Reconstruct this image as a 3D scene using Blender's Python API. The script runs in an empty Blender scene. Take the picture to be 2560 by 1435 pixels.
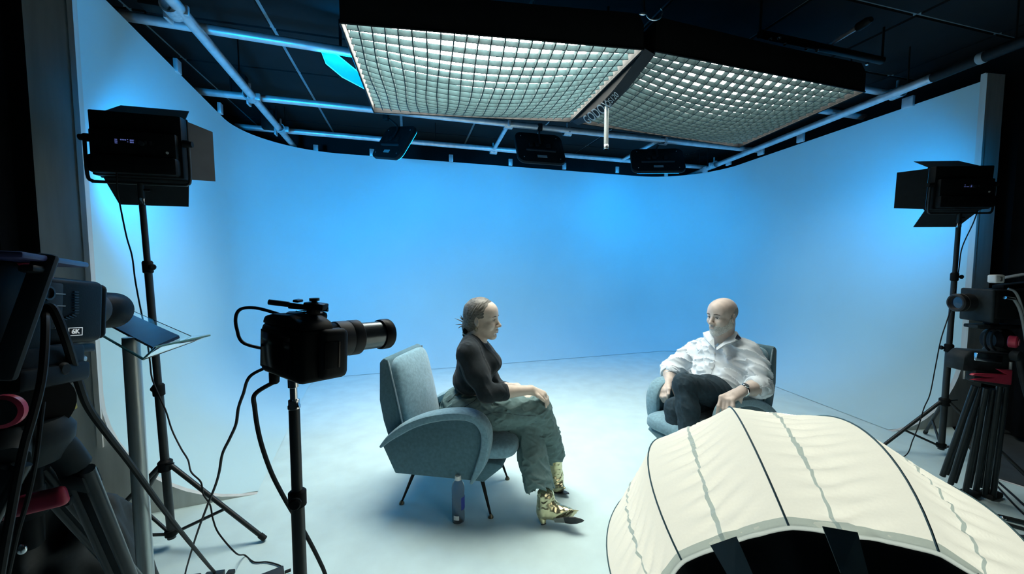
import bpy, bmesh, math, random
import numpy as np
from mathutils import Vector, Matrix, Euler

# ------------------------------------------------------------------ camera, world, exposure
sc = bpy.context.scene
COL = sc.collection
F_PX = 960.0
PITCH = math.radians(3.6)
CAM_H = 1.42
cam_d = bpy.data.cameras.new('camera')
cam_d.sensor_fit = 'HORIZONTAL'
cam_d.sensor_width = 36.0
cam_d.lens = 36.0 * F_PX / 2560.0
cam_d.clip_start = 0.02
cam_o = bpy.data.objects.new('camera', cam_d)
COL.objects.link(cam_o)
cam_o.location = (0, 0, CAM_H)
cam_o.rotation_euler = (math.radians(90) - PITCH, 0, 0)
sc.camera = cam_o

world = bpy.data.worlds.new('world')
sc.world = world
world.use_nodes = True
bg = world.node_tree.nodes['Background']
bg.inputs[0].default_value = (0.25, 0.5, 0.6, 1)
bg.inputs[1].default_value = 0.014

sc.view_settings.view_transform = 'Standard'
sc.view_settings.look = 'None'
sc.view_settings.gamma = 1.0
sc.view_settings.use_curve_mapping = False
sc.view_settings.exposure = 0.0
sc.cycles.use_denoising = True
sc.cycles.max_bounces = 5
sc.cycles.diffuse_bounces = 3
sc.cycles.use_light_tree = False
sc.cycles.glossy_bounces = 3
sc.cycles.transmission_bounces = 5
sc.cycles.use_adaptive_sampling = True
sc.cycles.adaptive_threshold = 0.03
sc.cycles.transparent_max_bounces = 16
sc.cycles.sample_clamp_indirect = 6.0
sc.cycles.caustics_reflective = False
sc.cycles.caustics_refractive = False

# light levels of the lamps the studio has (used in the builders of those lamps)
SOFTBOX_EMIT = 28.0
SOFTBOX_EMIT_R = 8.5
BLUE = (0.0, 0.39, 1.0)
HANG_W = 5.5
PANEL_W = 50.0
PANEL_R_W = 17.0
CYAN_W = 16.0
LANTERN_W = 1.9
LANTERN_FRONT = 2.2  # extra glow added on the lantern's unseen front

# ------------------------------------------------------------------ helpers
def ray(px, py):
    a = (px - 1280) / F_PX
    b = (py - 717.5) / F_PX
    return Vector((a, math.cos(PITCH) - b * math.sin(PITCH), -math.sin(PITCH) - b * math.cos(PITCH)))

def at(px, py, Y):
    """the point of the place that stands at depth Y and shows at that spot of the photograph"""
    r = ray(px, py)
    return Vector((0, 0, CAM_H)) + r * (Y / r.y)

def atz(px, py, z):
    r = ray(px, py)
    return Vector((0, 0, CAM_H)) + r * ((z - CAM_H) / r.z)

def V(*a):
    return Vector(a)

MATS = {}
def mat(name, col, rough=0.6, metal=0.0, var=0.12, scale=25.0, bump=0.0, bscale=None, emit=None, estr=0.0,
        trans=0.0, ior=1.45, sheen=0.0, coat=0.0, stretch=None, spec=0.5):
    if name in MATS:
        return MATS[name]
    m = bpy.data.materials.new(name)
    m.use_nodes = True
    nt = m.node_tree
    b = nt.nodes['Principled BSDF']
    b.inputs['Roughness'].default_value = rough
    b.inputs['Metallic'].default_value = metal
    b.inputs['IOR'].default_value = ior
    b.inputs['Transmission Weight'].default_value = trans
    b.inputs['Sheen Weight'].default_value = sheen
    b.inputs['Coat Weight'].default_value = coat
    b.inputs['Specular IOR Level'].default_value = spec
    tc = nt.nodes.new('ShaderNodeTexCoord')
    mp = nt.nodes.new('ShaderNodeMapping')
    if stretch:
        mp.inputs['Scale'].default_value = stretch
    nt.links.new(tc.outputs['Object'], mp.inputs['Vector'])
    nz = nt.nodes.new('ShaderNodeTexNoise')
    nz.inputs['Scale'].default_value = scale
    nz.inputs['Detail'].default_value = 4.0
    nt.links.new(mp.outputs['Vector'], nz.inputs['Vector'])
    rp = nt.nodes.new('ShaderNodeValToRGB')
    rp.color_ramp.elements[0].position = 0.3
    rp.color_ramp.elements[1].position = 0.7
    rp.color_ramp.elements[0].color = tuple(max(0, c * (1 - var)) for c in col) + (1,)
    rp.color_ramp.elements[1].color = tuple(min(1, c * (1 + var)) for c in col) + (1,)
    nt.links.new(nz.outputs['Fac'], rp.inputs['Fac'])
    nt.links.new(rp.outputs['Color'], b.inputs['Base Color'])
    if bump > 0:
        n2 = nt.nodes.new('ShaderNodeTexNoise')
        n2.inputs['Scale'].default_value = bscale or scale * 4
        n2.inputs['Detail'].default_value = 3.0
        nt.links.new(mp.outputs['Vector'], n2.inputs['Vector'])
        bp = nt.nodes.new('ShaderNodeBump')
        bp.inputs['Strength'].default_value = bump
        bp.inputs['Distance'].default_value = 0.004
        nt.links.new(n2.outputs['Fac'], bp.inputs['Height'])
        nt.links.new(bp.outputs['Normal'], b.inputs['Normal'])
    if emit:
        b.inputs['Emission Color'].default_value = tuple(emit) + (1,)
        b.inputs['Emission Strength'].default_value = estr
    MATS[name] = m
    return m

class MB:
    """collects shapes, then links them as ONE mesh object"""
    def __init__(s):
        s.v = []
        s.f = []
        s.sm = []
    def add(s, vs, fs, smooth=False):
        o = len(s.v)
        s.v += [tuple(v) for v in vs]
        s.f += [tuple(i + o for i in f) for f in fs]
        s.sm += [smooth] * len(fs)
        return s
    def box(s, size, loc=(0, 0, 0), rot=None, bevel=0.0, seg=2):
        bm = bmesh.new()
        bmesh.ops.create_cube(bm, size=1.0)
        bmesh.ops.scale(bm, vec=size, verts=bm.verts)
        if bevel > 0:
            bmesh.ops.bevel(bm, geom=bm.edges[:], offset=min(bevel, min(size) * 0.49), segments=seg, affect='EDGES', profile=0.5)
        M = Matrix.Translation(loc) @ (rot.to_4x4() if rot else Matrix.Identity(4))
        bmesh.ops.transform(bm, matrix=M, verts=bm.verts)
        bm.verts.index_update()
        s.add([v.co for v in bm.verts], [[v.index for v in f.verts] for f in bm.faces], bevel > 0)
        bm.free()
        return s
    def cyl(s, a, b, r0, r1=None, n=16, caps=True, smooth=True):
        a = Vector(a); b = Vector(b)
        r1 = r0 if r1 is None else r1
        d = (b - a).normalized()
        x = d.orthogonal().normalized(); y = d.cross(x)
        vs = []
        for p, r in ((a, r0), (b, r1)):
            for i in range(n):
                t = 2 * math.pi * i / n
                vs.append(p + (x * math.cos(t) + y * math.sin(t)) * r)
        s.add(vs, [(i, (i + 1) % n, n + (i + 1) % n, n + i) for i in range(n)], smooth)
        if caps:
            s.add(vs[:n], [tuple(range(n))[::-1]])
            s.add(vs[n:], [tuple(range(n))])
        return s
    def lathe(s, prof, a, d, n=24, smooth=True, cap=True):
        """prof: list of (radius, distance along d) from a"""
        a = Vector(a); d = Vector(d).normalized()
        x = d.orthogonal().normalized(); y = d.cross(x)
        vs = []
        for r, h in prof:
            for i in range(n):
                t = 2 * math.pi * i / n
                vs.append(a + d * h + (x * math.cos(t) + y * math.sin(t)) * r)
        fs = []
        for k in range(len(prof) - 1):
            for i in range(n):
                fs.append((k * n + i, k * n + (i + 1) % n, (k + 1) * n + (i + 1) % n, (k + 1) * n + i))
        s.add(vs, fs, smooth)
        if cap:
            if prof[0][0] > 1e-5: s.add(vs[:n], [tuple(range(n))[::-1]])
            if prof[-1][0] > 1e-5: s.add(vs[-n:], [tuple(range(n))])
        return s
    def tube(s, pts, r, n=10, smooth_path=True, sub=6, caps=True, closed=False, flat=None):
        P = [Vector(p) for p in pts]
        R = r if isinstance(r, (list, tuple)) else [r] * len(P)
        if smooth_path and len(P) > 2:
            Q = []; RR = []
            for i in range(len(P) - 1):
                p0 = P[max(i - 1, 0)]; p1 = P[i]; p2 = P[i + 1]; p3 = P[min(i + 2, len(P) - 1)]
                for k in range(sub):
                    t = k / sub
                    Q.append(0.5 * ((2 * p1) + (p2 - p0) * t + (2 * p0 - 5 * p1 + 4 * p2 - p3) * t * t + (3 * p1 - p0 - 3 * p2 + p3) * t ** 3))
                    RR.append(R[i] * (1 - t) + R[i + 1] * t)
            Q.append(P[-1]); RR.append(R[-1])
        else:
            Q, RR = P, R
        m = len(Q)
        T = [((Q[(i + 1) % m] if closed else Q[min(i + 1, m - 1)]) - (Q[i - 1] if (closed or i) else Q[0])).normalized() for i in range(m)]
        x = T[0].orthogonal().normalized()
        vs = []
        for i in range(m):
            x = (x - T[i] * x.dot(T[i])).normalized()
            y = T[i].cross(x)
            for k in range(n):
                t = 2 * math.pi * k / n
                vs.append(Q[i] + (x * math.cos(t) + y * math.sin(t)) * RR[i])
        fs = []
        for i in range(m if closed else m - 1):
            j = (i + 1) % m
            for k in range(n):
                fs.append((i * n + k, i * n + (k + 1) % n, j * n + (k + 1) % n, j * n + k))
        s.add(vs, fs, True)
        if caps and not closed:
            s.add(vs[:n], [tuple(range(n))[::-1]])
            s.add(vs[-n:], [tuple(range(n))])
        return s
    def prism(s, poly, axis_vec, origin=(0, 0, 0), ex=(1, 0, 0), ey=(0, 0, 1), bevel=0.0, seg=2):
        """poly in the plane (ex, ey), extruded by axis_vec"""
        ex = Vector(ex); ey = Vector(ey); o = Vector(origin); ax = Vector(axis_vec)
        bm = bmesh.new()
        lo = [bm.verts.new(o + ex * x + ey * y) for x, y in poly]
        hi = [bm.verts.new(v.co + ax) for v in lo]
        n = len(poly)
        bm.faces.new(lo[::-1]); bm.faces.new(hi)
        for i in range(n):
            bm.faces.new((lo[i], lo[(i + 1) % n], hi[(i + 1) % n], hi[i]))
        bmesh.ops.recalc_face_normals(bm, faces=bm.faces)
        if bevel > 0:
            es = [e for e in bm.edges if len(e.link_faces) == 2 and e.calc_face_angle(0) > 0.6]
            bmesh.ops.bevel(bm, geom=es, offset=bevel, segments=seg, affect='EDGES', profile=0.5)
        bm.verts.index_update()
        s.add([v.co for v in bm.verts], [[v.index for v in f.verts] for f in bm.faces], bevel > 0)
        bm.free()
        return s
    def quadslab(s, a, b, c, d, th):
        a, b, c, d = (Vector(q) for q in (a, b, c, d))
        n = (b - a).cross(d - a).normalized() * (th / 2)
        vs = [a - n, b - n, c - n, d - n, a + n, b + n, c + n, d + n]
        s.add(vs, [(3, 2, 1, 0), (4, 5, 6, 7), (0, 1, 5, 4), (1, 2, 6, 5), (2, 3, 7, 6), (3, 0, 4, 7)])
        return s
    def ell(s, c, r, rot=None, nu=16, nv=10):
        R = rot or Matrix.Identity(3)
        c = Vector(c)
        vs = [c + R @ Vector((0, 0, r[2]))]
        for j in range(1, nv):
            ph = math.pi * j / nv
            for i in range(nu):
                t = 2 * math.pi * i / nu
                vs.append(c + R @ Vector((r[0] * math.sin(ph) * math.cos(t), r[1] * math.sin(ph) * math.sin(t), r[2] * math.cos(ph))))
        vs.append(c + R @ Vector((0, 0, -r[2])))
        fs = [(0, 1 + i, 1 + (i + 1) % nu) for i in range(nu)]
        for j in range(nv - 2):
            for i in range(nu):
                a = 1 + j * nu
                fs.append((a + i, a + nu + i, a + nu + (i + 1) % nu, a + (i + 1) % nu))
        a = 1 + (nv - 2) * nu
        fs += [(a + i, len(vs) - 1, a + (i + 1) % nu) for i in range(nu)]
        s.add(vs, fs, True)
        return s
    def build(s, name, material, parent=None, autosmooth=True):
        off = world_loc(parent) if parent is not None and not parent.get('_local') else Vector((0, 0, 0))
        me = bpy.data.meshes.new(name)
        me.from_pydata([tuple(Vector(v) - off) for v in s.v], [], s.f)
        me.polygons.foreach_set('use_smooth', s.sm)
        me.update()
        if autosmooth and any(s.sm):
            me.set_sharp_from_angle(angle=math.radians(40))
        if material:
            me.materials.append(material)
        o = bpy.data.objects.new(name, me)
        COL.objects.link(o)
        if parent is not None:
            o.parent = parent
            if parent.get('_local'):
                o['_local'] = 1
        return o

def world_loc(o):
    l = Vector((0, 0, 0))
    while o is not None:
        l = l + o.location
        o = o.parent
    return l

def tag(o, label=None, cat=None, group=None, kind=None):
    if label: o['label'] = label
    if cat: o['category'] = cat
    if group: o['group'] = group
    if kind: o['kind'] = kind
    return o

def thing(name, label, cat, loc=(0, 0, 0), group=None, rotz=None):
    o = bpy.data.objects.new(name, None)
    o.empty_display_size = 0.1
    COL.objects.link(o)
    o.location = loc
    if rotz is not None:
        o.rotation_euler = (0, 0, rotz)
        o['_local'] = 1
    tag(o, label, cat, group)
    return o

def rotto(x=None, z=None):
    """rotation whose local x (and z, roughly) axes point along the given vectors"""
    X = Vector(x).normalized()
    Z = Vector(z or (0, 0, 1))
    Y = Z.cross(X).normalized()
    Z = X.cross(Y).normalized()
    return Matrix((X, Y, Z)).transposed()

def text_obj(name, s, size, loc, R, material, parent, ext=0.0006, align='CENTER', shear=0.0):
    cu = bpy.data.curves.new(name, 'FONT')
    cu.body = s
    cu.size = size
    cu.extrude = ext
    cu.shear = shear
    cu.align_x = align
    cu.align_y = 'CENTER'
    o = bpy.data.objects.new(name, cu)
    dg = bpy.context.evaluated_depsgraph_get()
    me = bpy.data.meshes.new_from_object(o)
    M = Matrix.Translation(Vector(loc)) @ R.to_4x4()
    me.transform(M)
    off = world_loc(parent) if not parent.get('_local') else Vector((0, 0, 0))
    me.transform(Matrix.Translation(-off))
    me.materials.clear(); me.materials.append(material)
    bpy.data.objects.remove(o)
    q = bpy.data.objects.new(name, me)
    COL.objects.link(q)
    q.parent = parent
    return q

def area_light(name, loc, direction, sx, sy, power, color, parent, spread=180):
    d = bpy.data.lights.new(name, 'AREA')
    d.shape = 'RECTANGLE'
    d.size = sx; d.size_y = sy
    d.energy = power
    d.color = color
    d.spread = math.radians(spread)
    o = bpy.data.objects.new(name, d)
    COL.objects.link(o)
    o.parent = parent
    o.location = Vector(loc) - world_loc(parent)
    o.rotation_euler = Vector(direction).to_track_quat('-Z', 'Y').to_euler()
    return o

# ------------------------------------------------------------------ materials
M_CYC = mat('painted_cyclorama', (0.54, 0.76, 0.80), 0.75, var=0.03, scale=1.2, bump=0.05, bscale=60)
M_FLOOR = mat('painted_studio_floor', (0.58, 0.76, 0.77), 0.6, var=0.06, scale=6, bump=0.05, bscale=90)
M_DARKFLOOR = mat('dark_studio_floor', (0.06, 0.075, 0.08), 0.7, var=0.3, scale=5)
M_BLACKWALL = mat('black_painted_wall', (0.008, 0.009, 0.010), 0.9, var=0.2, scale=3)
M_ENDWOOD = mat('raw_grey_board', (0.60, 0.62, 0.60), 0.8, var=0.10, scale=4, stretch=(6, 6, 0.6))
M_TILE = mat('black_ceiling_panel', (0.005, 0.008, 0.010), 0.95, var=0.25, scale=4)
M_CEIL = mat('ceiling_batten', (0.22, 0.34, 0.40), 0.8, var=0.15, scale=6)
M_CURTAIN = mat('black_drape', (0.004, 0.005, 0.006), 0.95, var=0.3, scale=8, spec=0.1)
M_STEEL = mat('galvanised_steel', (0.62, 0.64, 0.66), 0.38, 0.55, var=0.14, scale=14, bump=0.05, bscale=120)
M_CLAMP = mat('cast_clamp', (0.55, 0.58, 0.60), 0.45, 0.7, var=0.2, scale=40)
M_BLACK = mat('black_plastic', (0.008, 0.010, 0.011), 0.5, var=0.2, scale=30, bump=0.06, bscale=300, spec=0.08)
M_BLACKMET = mat('black_metal', (0.010, 0.012, 0.013), 0.42, 0.0, var=0.2, scale=30, spec=0.12)
M_FLAP = mat('black_sheet_metal', (0.013, 0.021, 0.027), 0.7, 0.0, var=0.15, scale=20)
M_RUBBER = mat('black_rubber', (0.010, 0.012, 0.013), 0.6, var=0.2, scale=40, spec=0.25)
M_STANDBLK = mat('dark_anodised_tube', (0.018, 0.024, 0.026), 0.42, 0.1, var=0.15, scale=30)
M_CHROME = mat('bright_chrome', (0.75, 0.77, 0.78), 0.18, 1.0, var=0.05, scale=30)
M_ALU = mat('brushed_aluminium', (0.45, 0.50, 0.50), 0.35, 0.6, var=0.08, scale=60, stretch=(8, 8, 0.3))
M_RED = mat('red_plastic', (0.50, 0.04, 0.08), 0.4, var=0.12, scale=40)
M_PINK = mat('pink_plastic', (0.80, 0.20, 0.28), 0.4, var=0.1, scale=40)
M_YELLOW = mat('yellow_rubber', (0.55, 0.50, 0.16), 0.6, var=0.1, scale=40)
M_WHITEPL = mat('white_plastic', (0.75, 0.77, 0.76), 0.4, var=0.05, scale=40)
M_SKIRT = mat('black_softbox_fabric', (0.005, 0.006, 0.007), 0.75, var=0.3, scale=10, bump=0.1, bscale=30)
M_DIFF = mat('glowing_diffuser_cloth', (0.8, 0.8, 0.8), 0.9, var=0.04, scale=8, emit=(0.82, 1.0, 0.97), estr=SOFTBOX_EMIT)
for _n in [n for n in M_DIFF.node_tree.nodes if n.type not in ('OUTPUT_MATERIAL',)]:
    M_DIFF.node_tree.nodes.remove(_n)
_e = M_DIFF.node_tree.nodes.new('ShaderNodeEmission')
_e.inputs[0].default_value = (1.0, 1.0, 0.90, 1)
_e.inputs[1].default_value = SOFTBOX_EMIT
M_DIFF.node_tree.links.new(_e.outputs[0], [n for n in M_DIFF.node_tree.nodes if n.type == 'OUTPUT_MATERIAL'][0].inputs[0])
M_DIFF2 = M_DIFF.copy()
M_DIFF2.name = 'glowing_diffuser_cloth_dimmed'
[n for n in M_DIFF2.node_tree.nodes if n.type == 'EMISSION'][0].inputs[1].default_value = SOFTBOX_EMIT_R
M_GRID = mat('grey_grid_cloth', (0.018, 0.045, 0.051), 0.95, var=0.2, scale=30)
M_LETTER = mat('grey_lettering', (0.30, 0.34, 0.35), 0.5, var=0.05)
M_LED = mat('blue_led_face', (0.2, 0.3, 0.5), 0.5, emit=BLUE, estr=6.0)
M_DISPLAY = mat('lit_blue_display', (0.02, 0.02, 0.05), 0.3, emit=(0.22, 0.30, 0.9), estr=0.35)
M_LED.cycles.emission_sampling = 'NONE'
M_DISPLAY.cycles.emission_sampling = 'NONE'

# ------------------------------------------------------------------ the studio shell
WALL_H = 2.92
P_LF = V(-2.235, 2.06, 0); P_LB = V(-3.29, 5.09, 0); P_RB = V(3.09, 6.80, 0); P_RF = V(3.89, 3.29, 0)

def rounded_path(pts, radii, seg=14):
    out = [pts[0].copy()]
    for i in range(1, len(pts) - 1):
        p = pts[i]; a = (pts[i - 1] - p).normalized(); b = (pts[i + 1] - p).normalized()
        ang = a.angle(b); r = radii[i - 1]
        t = r / math.tan(ang / 2)
        c = p + (a + b).normalized() * (r / math.sin(ang / 2))
        v0 = p + a * t - c; v1 = p + b * t - c
        for k in range(seg + 1):
            out.append(c + v0.slerp(v1, k / seg))
    out.append(pts[-1].copy())
    return out

COVE = 0.70
path = []
base = rounded_path([P_LF, P_LB, P_RB, P_RF], [0.95, 0.80], 16)
for i in range(len(base) - 1):                     # refine the straight runs
    L = (base[i + 1] - base[i]).length
    n = max(1, int(L / 0.35))
    for k in range(n):
        path.append(base[i].lerp(base[i + 1], k / n))
path.append(base[-1])
normals = []
for i in range(len(path)):
    t = (path[min(i + 1, len(path) - 1)] - path[max(i - 1, 0)]).normalized()
    normals.append(V(t.y, -t.x, 0))                # into the room (path runs left, back, right)
if normals[0].x < 0: normals = [-n for n in normals]
prof = [(0, WALL_H), (0, 2.4), (0, 1.8), (0, 1.2), (0, COVE)]
for k in range(1, 13):
    a = math.pi / 2 * k / 12
    prof.append((COVE * (1 - math.cos(a)), COVE * (1 - math.sin(a)) + 0.004 * (k == 12)))
mb = MB()
vs = []; fs = []
m = len(prof)
for p, n in zip(path, normals):
    for d, z in prof:
        vs.append(p + n * d + V(0, 0, z))
for i in range(len(path) - 1):
    for k in range(m - 1):
        fs.append((i * m + k, i * m + k + 1, (i + 1) * m + k + 1, (i + 1) * m + k))
mb.add(vs, fs, True)
# back of the wall and the cap along its top edge, so that it has thickness
TH = 0.05
vs = []; fs = []
for p, n in zip(path, normals):
    vs += [p + V(0, 0, WALL_H), p - n * TH + V(0, 0, WALL_H), p - n * TH]
for i in range(len(path) - 1):
    fs += [(i * 3 + 1, i * 3, (i + 1) * 3, (i + 1) * 3 + 1), (i * 3 + 2, i * 3 + 1, (i + 1) * 3 + 1, (i + 1) * 3 + 2)]
mb.add(vs, fs, False)
wall_cyc = mb.build('wall_cyclorama', M_CYC, autosmooth=False)
tag(wall_cyc, 'white curved cyclorama wall washed in blue light', kind='structure')

# end boards of the two wings: a flat board with a curved foot that follows the cove
def end_board(name, p, n, t, width, label):
    """p: foot of the wing's front edge, n: into the room, t: towards the camera"""
    out = [(-width, 0), (-width, WALL_H + 0.06), (0.0, WALL_H + 0.06), (0, COVE)]
    for k in range(1, 13):
        a = math.pi / 2 * k / 12
        out.append((COVE * (1 - math.cos(a)), max(COVE * (1 - math.sin(a)), 0.0)))
    b = MB().prism(out, t * 0.03, p, ex=n, ey=(0, 0, 1)).build(name, M_ENDWOOD)
    tag(b, label, kind='structure')
    e = MB().prism([(-0.018, COVE * 0.6), (0.004, COVE * 0.6), (0.004, WALL_H + 0.05), (-0.018, WALL_H + 0.05)], t * 0.012, p + t * 0.03, ex=n).build('edge_bead', M_ENDWOOD, b)
    return b
tL = (P_LF - P_LB).normalized()
nL = normals[0]
end_board('trim_1', P_LF, nL, tL, 0.19, 'flat grey board closing the left wing of the cyclorama')
tR = (P_RF - P_RB).normalized()
nR = normals[-1]
end_board('trim_2', P_RF, nR, tR, 0.20, 'flat grey board closing the right wing of the cyclorama')

# fixing brackets along the top edge
bp = MB()
U15 = (P_RB - P_LB).normalized()
def bracket(p, t, w=0.06):
    R = rotto(t)
    MB().box((w, 0.03, 0.10), p + V(0, 0, WALL_H + 0.035), R, 0.004).build('bracket', M_STEEL, wall_cyc)
for px in (790, 930, 1128, 1277, 1412, 1545, 1668):
    r = ray(px, 400); r.z = 0
    # where that sight line meets the back wall
    A = P_LB; d = P_RB - P_LB
    det = r.x * (-d.y) + d.x * r.y
    s = (A.x * (-d.y) + d.x * A.y) / det
    bracket(r * s - normals[len(path) // 2] * 0.02, U15)
for f in (0.10, 0.24, 0.40, 0.56, 0.86):
    bracket(P_RB.lerp(P_RF, f) - nR * 0.02, tR, 0.09)
for f in (0.35, 0.62):
    bracket(P_LF.lerp(P_LB, f) - nL * 0.02, tL, 0.07)

# floor: white painted studio floor, dark floor around it
f1 = MB().prism([(-2.22, 2.10), (-3.4, 5.2), (3.2, 7.0), (3.9, 3.35), (3.17, 2.455), (3.30, 2.25), (3.6, -1.2), (-2.1, -1.2)], (0, 0, 0.03), (0, 0, -0.03), (1, 0, 0), (0, 1, 0)).build('floor', M_FLOOR)
tag(f1, 'white painted studio floor running into the cyclorama', kind='structure')
f2 = MB().box((14, 14, 0.04), (0.5, 3.0, -0.055)).build('floor_outer', M_DARKFLOOR)
tag(f2, 'dark studio floor outside the white area', kind='structure')

# dark room around the set
for nm, a, b, lab in (('wall_left', V(-3.6, -1.6, 0), V(-3.9, 5.6, 0), 'black wall beyond the left wing'),
                      ('wall_back', V(-4.0, 5.5, 0), V(4.0, 7.7, 0), 'black wall behind the cyclorama'),
                      ('wall_right', V(4.9, -1.6, 0), V(4.0, 7.6, 0), 'black wall beyond the right wing')):
    d = (b - a)
    R = rotto(d)
    w = MB().box((d.length, 0.06, 3.4), (a + b) / 2 + V(0, 0, 1.68), R).build(nm, M_BLACKWALL)
    tag(w, lab, kind='structure')

# ceiling: a slab, and dark panels hung below it with paler joints
UA = U15.copy(); VA = V(-UA.y, UA.x, 0)
CZ = 3.34
cc = V(0.4, 3.4, 0)
ceil = MB().box((11, 10, 0.06), cc + V(0, 0, CZ + 0.03), rotto(UA)).build('ceiling', M_CEIL)
tag(ceil, 'black panelled studio ceiling', kind='structure')
PU, PV = 0.97, 0.74
pm = MB().box((PU - 0.035, PV - 0.03, 0.018), (0, 0, 0)).build('ceiling_panel', M_TILE, ceil).data
ceil.children[0].parent = None
bpy.data.objects.remove([o for o in COL.objects if o.name == 'ceiling_panel'][0])
for i in range(-5, 6):
    for j in range(-6, 6):
        p = cc + UA * (i * PU + 0.12) + VA * (j * PV + 0.1)
        if p.y < 0.2: continue
        o = bpy.data.objects.new('ceiling_panel', pm)
        COL.objects.link(o)
        o.parent = ceil
        o.location = p + V(0, 0, CZ - 0.009)
        o.rotation_euler = (0, 0, math.atan2(UA.y, UA.x))

# ------------------------------------------------------------------ drapes at both sides
def drape(name, a, b, z0, z1, label, amp=0.035, folds=14, seed=1):
    rnd = random.Random(seed)
    a = Vector(a); b = Vector(b)
    d = b - a; L = d.length; t = d.normalized(); n = V(-t.y, t.x, 0)
    N = folds * 10
    vs = []; fs = []
    ph = [rnd.uniform(-0.5, 0.5) for _ in range(folds + 2)]
    rows = [z0, z0 + (z1 - z0) * 0.4, z1]
    for r, z in enumerate(rows):
        for i in range(N + 1):
            u = i / N
            q = u * folds
            w = amp * (math.sin(2 * math.pi * q + ph[int(q)] * 0.4) + 0.4 * math.sin(2 * math.pi * q * 0.37 + 1)) * (1.1 - 0.3 * r / 2)
            vs.append(a + t * (u * L) + n * w + V(0, 0, z))
    m = N + 1
    for r in range(2):
        for i in range(N):
            fs.append((r * m + i, r * m + i + 1, (r + 1) * m + i + 1, (r + 1) * m + i))
    k = len(vs)
    vs2 = [v + n * 0.006 for v in vs]
    fs2 = [tuple(i + k for i in f[::-1]) for f in fs]
    o = MB().add(vs + vs2, fs + fs2, True).build(name, M_CURTAIN)
    tag(o, label, 'curtain')
    return o
drape('black_drape', (-2.43, 2.02, 0), (-3.25, 0.4, 0), 0.01, 3.3, 'black drape hanging left of the cyclorama behind the big camera', seed=2)
drape('black_drape', (4.12, 3.2, 0), (4.45, 0.6, 0), 0.01, 3.3, 'black folded drape hanging right of the cyclorama', seed=5)

# ------------------------------------------------------------------ pipe grid under the ceiling
PZ = 2.97
XZ = 3.04
def pipe(a, b, r, label, matl=M_STEEL, hang=(0.2, 0.8)):
    a = Vector(a); b = Vector(b)
    o = thing('steel_pipe', label, 'pipe', (a + b) / 2, 'scaffold pipes of the ceiling grid')
    MB().cyl(a, b, r, n=20).build('tube', matl, o)
    d = (b - a).normalized()
    for p, s in ((a, -1), (b, 1)):
        MB().lathe([(r * 0.82, -0.01), (r * 0.82, 0.004), (r * 1.04, 0.004), (r * 1.04, -0.03), (r, -0.03)], p, d * s, n=20, cap=False).build('end_ring', M_CLAMP, o)
    for t in hang:
        p = a.lerp(b, t)
        MB().cyl(p, V(p.x, p.y, CZ), 0.006, n=8).build('hanger_rod', M_BLACKMET, o)
    return o
def zp(px, py, z=PZ): return atz(px, py, z)
dLp = (zp(735, 366) - zp(430, 0)).normalized()
pL0 = zp(430, 0) - dLp * 1.3; pL1 = zp(735, 366)
pipe(pL0, pL1, 0.034, 'bright pipe running along the left wing towards the back wall', hang=(0.12, 0.55, 0.9))
pC0 = zp(290, 36, XZ); pC1 = zp(860, 128, XZ)
dC = (pC1 - pC0).normalized()
pipe(pC0, pC0 + dC * 1.95, 0.032, 'pipe crossing above the near end of the softboxes', hang=(0.08, 0.9))
pA0 = zp(492, 228, XZ); pA1 = zp(1872, 374, XZ)
pipe(pA0, pA1 + (pA1 - pA0).normalized() * 0.25, 0.032, 'cross pipe just behind the far edge of the softboxes', hang=(0.04, 0.4, 0.9))
pB0 = zp(590, 316, XZ); pB1 = zp(1790, 421, XZ)
pipe(pB0, pB1, 0.033, 'cross pipe nearest to the back wall of the set', hang=(0.06, 0.33, 0.95))
pR0 = zp(1722, 440); pR1 = zp(2330, 195)
pipe(pR0, pR1, 0.036, 'bright pipe running along the right wing of the set', hang=(0.15, 0.6, 0.95))
dR = (pR1 - pR0).normalized()
q0 = thing('foam_sleeve', 'black foam sleeve over the near end of the right pipe', 'sleeve', pR1 + dR * 0.25)
MB().cyl(pR1 + dR * 0.012, pR1 + dR * 0.62, 0.040, n=20).build('sleeve', M_RUBBER, q0)
MB().lathe([(0.041, 0), (0.043, 0.005), (0.043, 0.035), (0.041, 0.04)], pR1 + dR * 0.30, dR, cap=False).build('tape_band', M_LETTER, q0)
MB().cyl(pR1 + dR * 0.5, pR1 + dR * 0.5 + V(0, 0, CZ - PZ), 0.006, n=8).build('hanger_rod', M_BLACKMET, q0)
dAx = (pA1 - pA0).normalized()
pD = zp(2234, 236, XZ)
pipe(pD - dAx * 1.2, pD + dAx * 0.02, 0.030, 'short cross pipe reaching the right pipe beside the softbox', hang=(0.5,))
pE = zp(2160, 293, XZ)
pipe(pE - dAx * 1.6, pE, 0.030, 'cross pipe with an open end beside the right wing', hang=(0.3,))
def link(pa, pb, lab):
    pipe(pa, pb, 0.024, lab, hang=())
k1 = zp(1270, 312, XZ); k2 = zp(1233, 377, XZ)
link(k1, k2, 'short link pipe between the cross pipes left of the middle panel light')
k3 = zp(1645, 352, XZ); k4 = zp(1552, 402, XZ)
link(k3, k4, 'short link pipe between the cross pipes right of the softbox rod')
k5 = zp(1418, 330, XZ)
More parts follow.
